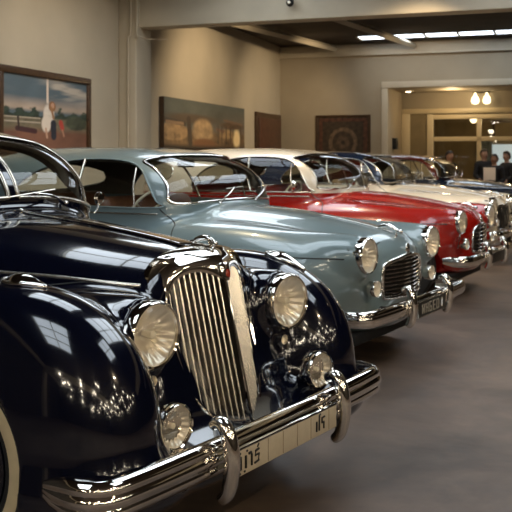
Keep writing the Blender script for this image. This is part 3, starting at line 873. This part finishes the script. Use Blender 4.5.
def rbox(name, m, a0,a1,b0,b1,z0,z1, bev=0, parent=None, kind=None, **k):
    """box aligned with the room; a = right of the camera line, b = along the left wall"""
    cx,cy,_ = RW((a0+a1)/2,(b0+b1)/2); h,w = (a1-a0)/2,(b1-b0)/2
    mb = MB(); mb.box(-h,h,-w,w,z0,z1,bev)
    o = mb.build(name,m,None)
    o.location = (cx,cy,0); o.rotation_euler = (0,0,-TH)
    if parent:
        o.parent = parent; bpy.context.view_layer.update(); o.matrix_parent_inverse = parent.matrix_world.inverted()
    return tag(o, kind=kind, **k)
ST = 'structure'
rbox('floor','floor',A0-.2,A1+.2,B0-.2,28.2,-.2,0,kind=ST)
rbox('wall_left','wall',A0-.2,A0,7.5,B1,0,ZC,kind=ST)
rbox('wall_left_near','dark_wall',A0-.2,A0,B0,7.5,0,ZC,kind=ST)  # unseen stretch darkened to keep its reflection out of the black car
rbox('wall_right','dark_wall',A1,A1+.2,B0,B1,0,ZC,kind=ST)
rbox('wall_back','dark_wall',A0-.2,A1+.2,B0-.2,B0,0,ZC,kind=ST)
OA = -3.73
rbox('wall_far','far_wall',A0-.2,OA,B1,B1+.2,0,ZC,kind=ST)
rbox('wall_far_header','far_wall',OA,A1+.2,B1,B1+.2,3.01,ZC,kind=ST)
rbox('trim_1','trim',A0,A1,B1-.06,B1-.001,3.80,4.02,.01,kind=ST)
rbox('trim_2','trim',A0,A1,B1-.10,B1-.062,3.76,3.80,.008,kind=ST)
rbox('trim_3','trim',OA-.14,OA,B1-.03,B1,0,3.0,.006,kind=ST)
rbox('trim_4','trim',OA-.14,A1,B1-.03,B1,3.01,3.15,.006,kind=ST)
rbox('baseboard_left','trim',A0,A0+.02,7.6,11.7,0,.14,kind=ST)
rbox('baseboard_far','trim',A0,OA-.15,B1-.02,B1,0,.14,kind=ST)
# ceiling with skylight openings
sky = []   # (a0,a1,b0,b1)
sky += [(-3.8,-1.9,-1.0,1.5),(-3.8,-1.9,3.85,5.6),(.0,1.5,2.6,4.0),(-1.3,.5,4.2,7.2),(-1.3,.5,8.4,11.6),(-4.8,-3.0,8.4,11.6)]
sky += [(-4.2,4.5,19.25,19.8)]
def ceiling():
    xs = sorted({A0,A1}|{s[0] for s in sky}|{s[1] for s in sky}); ys = sorted({B0,B1}|{s[2] for s in sky}|{s[3] for s in sky})
    mb = MB()
    for i in range(len(xs)-1):
        for j in range(len(ys)-1):
            ca,cb = (xs[i]+xs[i+1])/2,(ys[j]+ys[j+1])/2
            if any(s[0]<ca<s[1] and s[2]<cb<s[3] for s in sky): continue
            mb.box(xs[i],xs[i+1],ys[j],ys[j+1],ZC,ZC+.12)
    o = link('ceiling', make_mesh(mb.v, mb.f), 'ceiling'); o.rotation_euler = (0,0,-TH); tag(o,kind=ST)
ceiling()
for i,(a0,a1,b0,b1) in enumerate(sky):
    w = rbox('window_%d'%(i+1),'skyglow',a0,a1,b0,b1,*((ZC+.08,ZC+.10) if i<6 else (ZC+.005,ZC+.02)),kind=ST)
    mb = MB(); ha,hb = (a1-a0)/2,(b1-b0)/2
    if i < 6:
        nn = max(2,round((b1-b0)/.95))
        for k in range(nn+1): mb.box(-ha,ha,-hb+k*2*hb/nn-.03,-hb+k*2*hb/nn+.03,ZC+.02,ZC+.079)
        for k in range(3): mb.box(-ha+k*ha-.025,-ha+k*ha+.025,-hb,hb,ZC+.02,ZC+.079)
    else:
        for a in (-4.2,-2.75,-2.05,-1.3,.2,1.6,3.0,4.5): mb.box(a-(a0+a1)/2-.025,a-(a0+a1)/2+.025,-hb,hb,ZC-.02,ZC+.004)
    o = mb.build('window_frame','beam'); cx,cy,_ = RW((a0+a1)/2,(b0+b1)/2); o.location=(cx,cy,0); o.rotation_euler=(0,0,-TH)
    o.parent = w; bpy.context.view_layer.update(); o.matrix_parent_inverse = w.matrix_world.inverted()
# cross beams and pilasters, rafters
for i,b in enumerate((12.25,7.5,-5.2)):
    rbox('trim_%d'%(5+i),'beam',A0,A1,b,b+.32,3.37,3.90,.01,kind=ST)
    rbox('trim_%d'%(8+i),'beam',A0,A1,b-.06,b+.38,3.86,ZC,.01,kind=ST)
    rbox('trim_%d'%(11+i),'wall',A0,A0+.30,b-.10,b+.42,0,ZC,.02,kind=ST)
rbox('trim_14','beam',A0,A0+.25,B0,11.8,3.75,4.04,.01,kind=ST)
def rafter(name,a0,b0,a1,b1,z=3.93):
    p,q = RW(a0,b0,z),RW(a1,b1,z)
    tag(MB().tube([p,q],.07,4,cap=True).build(name,'beam'),kind=ST)
rafter('trim_15',-6.3,13.2,-4.9,20.2); rafter('trim_16',-3.9,15.5,-3.1,20.2); rafter('trim_18',3.0,12.8,3.0,20.2)
# door on the left wall
d = rbox('door_1','frame_dark',A0,A0+.06,18.5,20.3,0,2.42,.01,kind=ST)
rbox('door_panel','door_wood',A0+.03,A0+.085,18.62,20.18,0,2.30,.01,parent=d)
# opening, recess and glazed partition behind it
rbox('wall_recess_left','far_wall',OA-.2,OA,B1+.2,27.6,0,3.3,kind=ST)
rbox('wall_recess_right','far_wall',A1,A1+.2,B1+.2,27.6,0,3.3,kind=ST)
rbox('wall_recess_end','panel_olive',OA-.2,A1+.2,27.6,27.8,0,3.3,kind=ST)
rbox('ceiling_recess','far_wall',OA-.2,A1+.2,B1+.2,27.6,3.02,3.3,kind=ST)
PB = 22.3
rbox('wall_partition_header','far_wall',OA,A1,PB,PB+.12,2.62,3.02,kind=ST)
rbox('trim_19','partition',OA,A1,PB-.05,PB+.001,2.50,2.62,.01,kind=ST)
rbox('wall_partition_side','panel_olive',OA,-3.02,PB,PB+.12,0,2.5,kind=ST)
rbox('trim_20','partition',OA,-3.52,PB-.04,PB-.001,0,2.5,.01,kind=ST)
rbox('trim_21','partition',-3.5,-3.05,PB-.03,PB-.001,0,1.45,.01,kind=ST)
wp = rbox('window_8','partition',-3.10,-2.95,PB-.05,PB+.09,0,2.48,.01,kind=ST)
for a in (-1.86,-.62,.6,1.8,3.0,4.2): rbox('window_frame','partition',a-.055,a+.055,PB-.03,PB+.07,0,2.46,.008,parent=wp)
rbox('window_frame','partition',-2.95,7.9,PB-.04,PB+.08,2.36,2.47,.008,parent=wp)
rbox('window_frame','partition',-2.95,7.9,PB-.03,PB+.07,1.82,1.93,.008,parent=wp)
rbox('window_frame','partition',-2.95,7.9,PB-.03,PB+.07,0,.5,.008,parent=wp)
rbox('window_pane','partition_glass',-2.96,7.9,PB+.015,PB+.025,.5,2.4,parent=wp)
w7 = rbox('window_9','day_window',-1.95,-.6,27.5,27.58,.9,1.82,kind=ST)
mb = MB()
V=[];F=[]
for k in range(81):
    x = -.9+1.8*k/80; yy = .03*math.sin(k*1.3)
    V += [(x,yy,.7),(x,yy,1.95)]
    if k: F.append((2*k-2,2*k-1,2*k+1,2*k))
V1=[(x*.22-.82,y,z) for x,y,z in V]; V2=[(x*.22+.82,y,z) for x,y,z in V]
o = MB().add(V1,F).add(V2,F).build('curtain','curtain'); o.location = RW(-1.28,27.35); o.rotation_euler=(0,0,-TH)
o.parent = w7; bpy.context.view_layer.update(); o.matrix_parent_inverse = w7.matrix_world.inverted()

# ------------------------------------------------------------------ pictures
def canvas_mat(name):
    m = bpy.data.materials.new(name); m.use_nodes = True; nt = m.node_tree; b = nt.nodes['Principled BSDF']
    at = nt.nodes.new('ShaderNodeAttribute'); at.attribute_name = 'Col'
    nt.links.new(at.outputs['Color'], b.inputs['Base Color']); b.inputs['Roughness'].default_value = .5
    return m
def fbm(X,Y,seed,oct=5):
    r = np.random.default_rng(seed); out = 0
    for o in range(oct):
        for _ in range(4):
            a = r.uniform(0,2*PI); fr = 2**o*r.uniform(2.,4.); out = out+math.pow(.55,o)*np.sin(fr*(X*math.cos(a)+Y*math.sin(a))*2+r.uniform(0,6))
    return out/4
def canvas(name, W, H, nx, ny, paintf):
    xs = np.linspace(0,1,nx+1); ys = np.linspace(0,1,ny+1)
    X,Y = np.meshgrid(xs,ys); C = paintf(X,Y)
    V = np.stack([(X.ravel()-.5)*W, np.zeros(X.size), Y.ravel()*H],1)
    F = [(j*(nx+1)+i, j*(nx+1)+i+1, (j+1)*(nx+1)+i+1, (j+1)*(nx+1)+i) for j in range(ny) for i in range(nx)]
    me = bpy.data.meshes.new(name); me.from_pydata(V.tolist(),[],F)
    ca = me.color_attributes.new('Col','FLOAT_COLOR','POINT')
    ca.data.foreach_set('color', np.concatenate([C.reshape(-1,3),np.ones((X.size,1))],1).ravel().astype(np.float32))
    return me
def mixc(C, m, col, noise=None):
    col = np.array(col)[None,None,:]; m = m[...,None]
    if noise is not None: col = col*(1+noise[...,None])
    return C*(1-m)+col*m
def blob(X,Y,cx,cy,rx,ry,soft=.25):
    d = np.hypot((X-cx)/rx,(Y-cy)/ry); return np.clip((1-d)/soft+.5,0,1)
def strokes(X,Y,x0,y0,x1,y1,w,asp=1.7):
    px,py = (X-x0)*asp,(Y-y0); dx,dy = (x1-x0)*asp,(y1-y0); t = np.clip((px*dx+py*dy)/(dx*dx+dy*dy),0,1)
    d = np.hypot(px-t*dx,py-t*dy); return np.clip((w-d)/(.3*w)+.5,0,1)
def art1(X,Y):
    n = fbm(X*1.7,Y,3); n2 = fbm(X*6,Y*6,5)
    C = np.ones(X.shape+(3,))*np.array((.055,.080,.098))
    C = C*(1+.15*n[...,None])
    C = mixc(C, np.clip((fbm(X*1.4,Y*3.2,11)+.1)*1.4,0,1)*np.clip((Y-.55)*4,0,1)*np.clip((X-.35)*4,.1,1), (.28,.25,.21))
    C = mixc(C, np.clip((.72-Y)*7,0,1)*np.clip((Y-.5)*20,0,1), (.25,.20,.16), .25*n)
    tl = .53+.05*n2+.03*np.sin(X*40); C = mixc(C, np.clip((tl-Y)*40,0,1), (.018,.030,.022), .5*n2)
    C = mixc(C, np.clip((.44-Y)*40,0,1), (.10,.085,.055), .3*n2)
    C = mixc(C, np.clip((.30-Y)*12,0,1), (.12,.055,.035), .3*n)
    for y in (.42,.36): C = mixc(C, np.clip((.012-np.abs(Y-y))*200,0,1)*(X<.42), (.26,.23,.18))
    C = mixc(C, strokes(X,Y,.16,.27,.36,.24,.035), (.035,.012,.015)); C = mixc(C, strokes(X,Y,.17,.42,.18,.27,.018), (.02,.01,.01))
    C = mixc(C, strokes(X,Y,.50,.97,.50,.66,.022), (.42,.36,.30))
    C = mixc(C, blob(X,Y,.515,.48,.065,.15), (.42,.38,.33), .15*n2); C = mixc(C, blob(X,Y,.485,.35,.055,.12), (.45,.40,.34))
    C = mixc(C, blob(X,Y,.555,.60,.042,.075), (.16,.075,.03)); C = mixc(C, blob(X,Y,.56,.615,.02,.04), (.30,.17,.11)); C = mixc(C, strokes(X,Y,.545,.58,.57,.44,.02), (.20,.10,.04))
    C = mixc(C, strokes(X,Y,.57,.36,.575,.18,.055), (.010,.013,.022)); C = mixc(C, strokes(X,Y,.48,.28,.495,.16,.018), (.32,.20,.14))
    C = mixc(C, strokes(X,Y,.66,.38,.68,.30,.04), (.26,.035,.025)); C = mixc(C, strokes(X,Y,.68,.27,.70,.19,.016), (.26,.14,.09))
    C = mixc(C, blob(X,Y,.86,.38,.14,.10), (.030,.035,.022), .5*n2)
    return np.clip(C*1.5,.003,1)
def art2(X,Y):
    n = fbm(X*3,Y,23); n2 = fbm(X*9,Y*4,29)
    C = np.ones(X.shape+(3,))*np.array((.045,.050,.042))*(1+.25*n[...,None])
    C = mixc(C, np.clip((X-.2)*1.2,0,1)*np.clip((.95-Y)*1.6,0,1)*.8, (.13,.095,.065), .2*n)
    C = mixc(C, blob(X,Y,.30,.62,.30,.10,.6), (.05,.035,.022))
    C = mixc(C, np.clip((.42-Y)*9,0,1), (.085,.052,.024), .5*n2)
    C = mixc(C, blob(X,Y,.10,.33,.16,.18,.2), (.18,.115,.055), .4*n2); C = mixc(C, strokes(X,Y,.0,.55,.22,.50,.05,4.7), (.03,.022,.015))
    C = mixc(C, blob(X,Y,.43,.38,.12,.26,.3), (.20,.135,.07), .3*n2); C = mixc(C, blob(X,Y,.45,.10,.14,.12,.4), (.10,.045,.018))
    C = mixc(C, strokes(X,Y,.26,.60,.28,.1,.07,3), (.03,.02,.012))
    C = mixc(C, blob(X,Y,.88,.25,.05,.22,.5), (.50,.38,.20)); C = mixc(C, blob(X,Y,.74,.35,.10,.10,.5), (.20,.13,.06), .4*n2)
    C = mixc(C, blob(X,Y,.82,.55,.16,.08,.5), (.06,.035,.018), .4*n2)
    C = mixc(C, strokes(X,Y,.60,.44,.70,.40,.03,4.7), (.10,.05,.03)); C = mixc(C, strokes(X,Y,.70,.66,.96,.60,.025,4.7), (.10,.06,.035))
    for q in (.62,.67,.73,.79,.94): C = mixc(C, strokes(X,Y,q,.50,q,.14,.03,4.7), (.035,.02,.012), .3*n2)
    C = mixc(C, strokes(X,Y,.02,.52,.20,.50,.03,4.7), (.14,.09,.05))
    C = mixc(C, np.clip((.09-Y)*15,0,1), (.018,.012,.008))
    return np.clip(C*2.0,.003,1)
def art3(X,Y):
    n = fbm(X*8,Y*8,41); asp = 1.1
    C = np.ones(X.shape+(3,))*np.array((.040,.026,.016))*(1+.4*n[...,None])
    r = np.hypot((X-.5)*asp,(Y-.47)); C = mixc(C, np.clip(.05-np.abs(r-.27),0,.02)/.02, (.12,.08,.05), .4*n)
    C = mixc(C, np.clip((.16-r)*20,0,1), (.085,.055,.035), .4*n); C = mixc(C, np.clip((.06-r)*30,0,1), (.02,.015,.012))
    e = np.minimum.reduce([X,1-X,Y,1-Y]); C = mixc(C, ((e<.10)&(e>.03))*.8, (.085,.030,.016), .5*n)
    return np.clip(C,.003,1)
def picture(name, label, cat, origin, along, W, z0, H, art, fw=.07, depth=.06, nx=170, ny=110, fm='frame_dark', m_name='c'):
    """origin = (a,b) of the centre on the wall; along 'b' = hangs on the left wall, 'a' = on the far wall"""
    root = empty(name, RW(origin[0],origin[1],z0), (PI/2 if along=='b' else 0)-TH, label=label, cat=cat)
    mb = MB()
    if fw > .02:
        mb.box(-W/2,W/2,-depth,0,0,fw,.012).box(-W/2,W/2,-depth,0,H-fw,H,.012).box(-W/2,-W/2+fw,-depth,0,fw,H-fw,.012).box(W/2-fw,W/2,-depth,0,fw,H-fw,.012)
        mb.build('picture_frame',fm,root)
        i = fw*.9
        MB().box(-W/2+i,W/2-i,-.02,-.002,i,H-i).build('backing_board','frame_dark',root)
        o = link('canvas', canvas('canvas',W-2*i,H-2*i,nx,ny,art), canvas_mat(m_name), root); o.location = (0,-.024,i)
    else:
        MB().box(-W/2,W/2,-depth,0,0,H,.004).build('picture_frame','frame_dark',root)
        o = link('canvas', canvas('canvas',W,H,nx,ny,art), canvas_mat(m_name), root); o.location = (0,-depth-.001,0)
    return root
# the left wall faces +a: local -y must point to +a -> rotate +90 deg from the room axes
picture('framed_painting','oil painting in a wide brown frame, figure in white under a cloudy sky, left wall','painting',(A0,10.14),'b',2.18,1.445,1.07,art1,.085,.06,200,120,'frame_dark','painting_outdoor_scene')
picture('panoramic_painting','wide unframed brown and grey landscape painting on the wall behind the grey-blue car','painting',(A0,15.6),'b',4.0,1.58,.85,art2,.0,.09,240,70,'frame_dark','painting_village')
picture('wall_hanging','dark square wall hanging with a round medallion on the far wall','tapestry',(-4.77,B1),'a',1.30,1.20,1.21,art3,.05,.04,120,110,'frame_dark','tapestry_medallion')

# ------------------------------------------------------------------ fittings
def place(o, a, b, z=0., rz=0.): o.location = RW(a,b,z); o.rotation_euler = (0,0,-TH+rz); return o
cd = MB(); cd.tube([(0,0,0),(0,0,.84)],.012,8); cd.tube([(.0,-.0,.84),(.0,.0,1.0)],.012,8)
pts = spline([(0,0,2.6),(0,0,.35),(.02,.0,.25),(.10,0,.12),(.18,0,.06),(.5,0,0)],6)
o = MB().tube(pts,.014,8).tube([(-.10,.0,2.6),(-.10,0,.3),(-.14,0,.22),(-.14,0,-9.0)],.014,8).build('conduit_pipe','beam',None,60)
place(o, A0+.32, 12.12, 3.05-.02); o.location.z = 3.15; o.scale = (1,1,.32)
tag(o,'thin painted conduit pipes running down the pilaster beside the beam','pipe')
sc = empty('security_camera', RW(-3.59,12.14,3.56), -TH, label='small black security camera under the pale cross beam', cat='camera')
MB().box(-.04,.04,-.02,.02,.03,.10,.01).build('bracket','iron',sc)
MB().ball((0,-.05,.02),.055,20,12).build('housing','iron',sc); MB().lathe([(-.112,.0),(-.11,.02),(-.095,.026)],(0,0,.02),'y',20).build('camera_lens','bulb_glass',sc)
sp = empty('wall_speaker', RW(OA,21.1,1.62), -TH+PI/2, label='small black box fixed to the pale jamb of the far opening', cat='speaker')
MB().box(-.13,.13,-.10,0,0,.26,.01).build('box','iron',sp); MB().lathe([(-.104,.0),(-.104,.07),(-.10,.08)],(0,0,.13),'y',24).build('speaker_cone','dark',sp)
# lamps in the recess
def downlight(a,b,z,label,r=.06):
    t = empty('ceiling_spotlight', RW(a,b,z), label=label, cat='ceiling light')
    MB().lathe([(0,r*1.4),(-.02,r*1.4),(-.02,r)],(0,0,0),'z',20).build('trim_ring','trim',t)
    MB().ball((0,0,-.01),(r,r,.02)).build('lamp_face','bulb',t); return t
downlight(-3.45,21.6,3.02,'round recessed spotlight at the left corner of the far opening',.09)
wl = empty('wall_lamp', RW(-1.80,PB-.04,2.98), -TH, label='twin lamp with two glowing bell shades above the glazed partition', cat='lamp')
MB().box(-.2,.2,-.03,.03,.0,.04,.01).build('lamp_bar','iron',wl)
for s in (-1,1):
    MB().lathe([(0,.02),(-.05,.03),(-.12,.075),(-.20,.095),(-.26,.07),(-.28,.0)],(s*.135,-.12,.0),'z',20).build('lamp_shade','globe',wl)
gl = empty('globe_lamp', RW(-2.14,24.0,2.41), 0, label='small round globe lamp glowing behind the partition glass', cat='lamp')
MB().ball((0,0,0),.09,20,14).build('globe','globe',gl); MB().tube([(0,0,.08),(0,0,.64)],.01,8).build('stem','iron',gl)
tl = empty('tube_lamp', RW(-1.05,23.6,2.02), 0, label='upright glowing tube lamp behind the glass at right', cat='lamp')
MB().tube([(0,0,0),(0,0,.30)],.035,12).build('tube','globe',tl); MB().tube([(0,0,.28),(0,0,1.04)],.01,8).build('stem','iron',tl)
pf = empty('framed_picture', RW(-.95,27.5,1.98), -TH, label='dark landscape-shaped frame high on the end wall behind the partition', cat='picture')
MB().box(-.95,.95,-.05,0,0,.07).box(-.95,.95,-.05,0,.48,.55).box(-.95,-.88,-.05,0,.07,.48).box(.88,.95,-.05,0,.07,.48).build('picture_frame','frame_dark',pf)
MB().box(-.9,.9,-.02,-.005,.04,.50).build('picture_sheet','panel_olive',pf)
# counter behind the glass
ct = empty('long_counter', RW(1.2,24.4,0), -TH, label='long wooden counter with a pale top beyond the cream car', cat='counter')
MB().box(-3.2,4.0,-.28,.28,.0,1.0,.02).build('counter_body','door_wood',ct); MB().box(-3.25,4.05,-.32,.32,1.0,1.05,.015).build('counter_top','tan_leather',ct)

# bare bulbs hung on long flexes from rails over the front of the hall (the photo shows them only as sparkles in the paintwork)
bulb_me = None
def lamp_rail(a, b0, b1, n, label, zlo=2.2, zhi=3.85, r=.10):
    global bulb_me
    p,q = np.array(RW(a,b0,ZC-.05)),np.array(RW(a,b1,ZC-.05)); m = (p+q)/2
    root = empty('lamp_rail', tuple(m), 0, label=label, cat='lamp rail', group='rails of hanging bulbs')
    MB().tube([p-m,q-m],.022,6).build('rail','iron',root)
    for k in range(n):
        t = (k+.5)/n+rng.uniform(-.35,.35)/n; x = (p*(1-t)+q*t)-m; d = ZC-rng.uniform(zlo,zhi)
        fx = MB().tube([x, x+np.array((0,0,-d))],.004,5).build('flex','iron',root)
        if bulb_me is None:
            o = MB().ball((0,0,0),r,10,7).build('bulb','bulb_small'); bulb_me = o.data
        else:
            o = bpy.data.objects.new('bulb',bulb_me); COL.objects.link(o)
        o.parent = fx; o.location = tuple(x+np.array((0,0,-d-r)))
for a,b0,b1,n in ((-3.4,-8.5,-2.0,7),(-1.4,-9.0,-1.6,9),(.6,-9.0,-1.0,10),(2.4,-9.0,1.0,11),(4.2,-8.0,3.6,12),(6.0,-7.0,4.6,12),(7.4,-5.0,6.0,9)):
    lamp_rail(a,b0,b1,n,'ceiling rail with bare bulbs hanging on thin flexes, front of the hall')
# ------------------------------------------------------------------ people far back
def capsule(P,a,b,ra,rb):
    a,b = np.array(a),np.array(b); ab = b-a; t = np.clip(((P-a)@ab)/(ab@ab),0,1)
    return np.linalg.norm(P-a-t[:,None]*ab,axis=1)-(ra+(rb-ra)*t)
def person(a,b,rz,label,h=1.68,lift=.0,hair='hair',suit='suit'):
    root = empty('person', RW(a,b,0), -TH+rz, label=label, cat='person'); k = h/1.72
    J = dict(pel=(0,0,.95),ch=(0,0,1.28),nk=(0,0,1.45),hd=(0.0,-.02,1.60))
    def f(P):
        P = P/k
        d = capsule(P,(-.05,0,.98),(.05,0,.98),.13,.13)
        d = smin(d,capsule(P,(0,0,1.0),(0,0,1.28),.125,.145),.06)
        d = smin(d,capsule(P,(-.11,0,1.36),(.11,0,1.36),.085,.085),.06)
        d = smin(d,capsule(P,(0,0,1.38),(0,-.01,1.52),.058,.055),.03)
        d = smin(d,sell(P,(0,-.02,1.61),.075,.075,.095,.115,.115,2,2),.02)
        d = smin(d,capsule(P,(0,-.112,1.60),(0,-.10,1.635),.012,.006),.012)
        for s in (-1,1):
            d = smin(d,sell(P,(s*.078,-.01,1.605),.012,.012,.02,.03,.03,2,2),.01)
            el = (s*.24,-.03,1.10+lift); wr = (s*.19,-.20,.98+lift*2)
            d = smin(d,capsule(P,(s*.175,0,1.37),el,.052,.040),.03); d = smin(d,capsule(P,el,wr,.040,.028),.015)
            hd = np.array(wr)+(0,-.06,-.02); d = smin(d,capsule(P,wr,hd,.030,.034),.015)
            for q in range(4): d = smin(d,capsule(P,hd+((q-1.5)*.017,-.02,0),hd+((q-1.5)*.019,-.075+.008*abs(q-1.5),-.025),.0095,.0075),.004)
            d = smin(d,capsule(P,hd+(-s*.025,.0,0),hd+(-s*.052,-.035,-.005),.011,.008),.008)
            d = smin(d,capsule(P,(s*.085,0,.93),(s*.10,-.01,.50),.088,.058),.04); d = smin(d,capsule(P,(s*.10,-.01,.50),(s*.105,.02,.09),.056,.038),.02)
            d = smin(d,capsule(P,(s*.105,.03,.045),(s*.115,-.15,.03),.042,.030),.02)
        return d*k
    S = Shell(f,(-.34*k,-.34*k,-.03),(.34*k,.24*k,1.80*k),.014)
    N = unit(grad(S.f,S.V))
    link_body = S.piece('body','skin',root,oname='body')
    c = S.V[S.F].mean(1)/k
    cl = (c[:,2]<1.44)&~((np.abs(c[:,0])>.15)&(c[:,1]<-.19))
    S.piece('body',suit,root,offset=.012,oname='clothes',sel=cl)
    hr = (c[:,2]>1.53)&((c[:,1]>-.045+(1.66-c[:,2])*.8)|(c[:,2]>1.675))
    S.piece('body',hair,root,offset=.022,oname='hair',sel=hr)
    for s in (-1,1): MB().ball((s*.030*k,-.098*k,1.625*k),(.010,.007,.007)).build('eye','ink',link_body); MB().tube([(-.022*k,-.110*k,1.565*k),(0,-.116*k,1.562*k),(.022*k,-.110*k,1.565*k)],.005,6).build('mouth','badge_red',link_body)
    root.location.z = .0
    return root
def a_at(px,b):
    u = (px-256)/FPX; t = b/(u*.3206+.9472); return t*(u*.9472-.3206)
person(a_at(484,20.9),20.9,.5,'person in black standing left of the white sign, beyond the cream car',1.60)
person(a_at(494.5,19.9),19.9,-.3,'person with dark hair standing right behind the white sign',1.48)
person(a_at(507,21.3),21.3,-.8,'person turned sideways at the right edge of the picture',1.55)
person(a_at(449,19.7),19.7,.9,'person leaning in dark clothes behind the far windshield, left of the mullion',1.55)
# white card sign on a post
sg = empty('sign_stand', RW(a_at(489.5,17.4),17.4,0), -TH, label='white card sign on a thin post between the navy and cream cars', cat='sign')
MB().tube([(0,0,.02),(0,0,1.0)],.012,8).build('post','iron',sg); MB().lathe([(0,.16),(.015,.16),(.02,.0)],(0,0,0),'z',24).build('base','iron',sg)
MB().box(-.11,.11,-.008,.008,.99,1.23,.002).build('card','paper',sg)

# ------------------------------------------------------------------ cars
black_car()
pontoon((1.007,6.188),31.2,'grey-blue saloon with an oval chrome grille of horizontal bars, behind the black car','blue','blue',.0195,'oval','leather',plate='WH6E01')
pontoon((2.27,9.23),28.4,'red saloon with a cream roof and small chrome grille','red','cream',.022,'eggcrate','red_leather',.585,roof_split=True,plate=None,front_trim='door_mirror')
pontoon((3.36,12.2),27.5,'cream saloon with a dark blue roof, dark mesh grille at the right edge','cream','navy',.03,'mesh','tan_leather',.575,roof_split=True,plate=None,detail=False,front_trim='door_mirror')
pontoon((4.75,15.3),27,'navy car with a maroon roof, farthest of the row','navy','maroon',.034,'mesh','tan_leather',.55,roof_split=True,plate=None,detail=False)

# ------------------------------------------------------------------ lights
def light(kind, name, loc, energy, col, size=.1, target=None, **k):
    l = bpy.data.lights.new(name, kind); l.energy = energy; l.color = col
    o = bpy.data.objects.new(name, l); COL.objects.link(o); o.location = loc
    if kind == 'AREA': l.size = size
    else: l.shadow_soft_size = size
    if target is not None:
        o.rotation_euler = (Vector(target)-Vector(loc)).to_track_quat('-Z','Y').to_euler()
    for a,v in k.items(): setattr(l,a,v)
    return o
WARM = (1.0,.76,.48)
for i,(b,e) in enumerate(((9.5,60),(14.8,110),(18.5,60))):
    light('SPOT','wall_washer_lamp',RW(A0+2.6,b-.2,3.85),e*(2.0 if b<12 else 3.0),WARM,.06,RW(A0,b+.8,2.2),spot_size=math.radians(95),spot_blend=.9)
light('SPOT','far_wall_lamp',RW(-2.5,17.5,3.8),90,WARM,.06,RW(-3.5,B1,2.0),spot_size=math.radians(110),spot_blend=.9)
light('POINT','recess_lamp',RW(-2.4,21.4,2.8),22,(1.0,.74,.42),.08)
light('POINT','back_room_lamp',RW(-1.0,24.8,2.5),60,(1.0,.72,.38),.08)
light('POINT','recess_lamp',RW(2.0,21.6,2.8),22,(1.0,.74,.42),.08)
for a,b in ((2.5,1.5),(2.6,6.5),(-3.2,6.4),(-3.0,9.2),(-1.6,11.4),(-1.4,15.0),(2.5,11.0)):  # unseen spots without fixtures, added to brighten the cars and floor from above
    light('SPOT','hall_fill_spot',RW(a,b,3.8),150,WARM,.05,RW(a-.6,b+1.0,0),spot_size=math.radians(120),spot_blend=.7)

w = bpy.data.worlds.new('World'); SC.world = w; w.use_nodes = True
w.node_tree.nodes['Background'].inputs[0].default_value = (.5,.6,.7,1); w.node_tree.nodes['Background'].inputs[1].default_value = .2

# ------------------------------------------------------------------ camera
cam = bpy.data.cameras.new('camera'); co = bpy.data.objects.new('camera',cam); COL.objects.link(co)
co.location = (0,0,CAMH); co.rotation_euler = (PI/2,0,0)
cam.sensor_width = 36; cam.lens = FPX/512*36; cam.shift_y = -(256-HOR)/512
cam.dof.use_dof = True; cam.dof.focus_distance = 3.5; cam.dof.aperture_fstop = 8.
cam.clip_start = .05
SC.camera = co
vs = SC.view_settings; SC.display_settings.display_device = 'sRGB'
vs.view_transform = 'Standard'; vs.look = 'None'; vs.gamma = 1; vs.use_curve_mapping = False; vs.exposure = .08
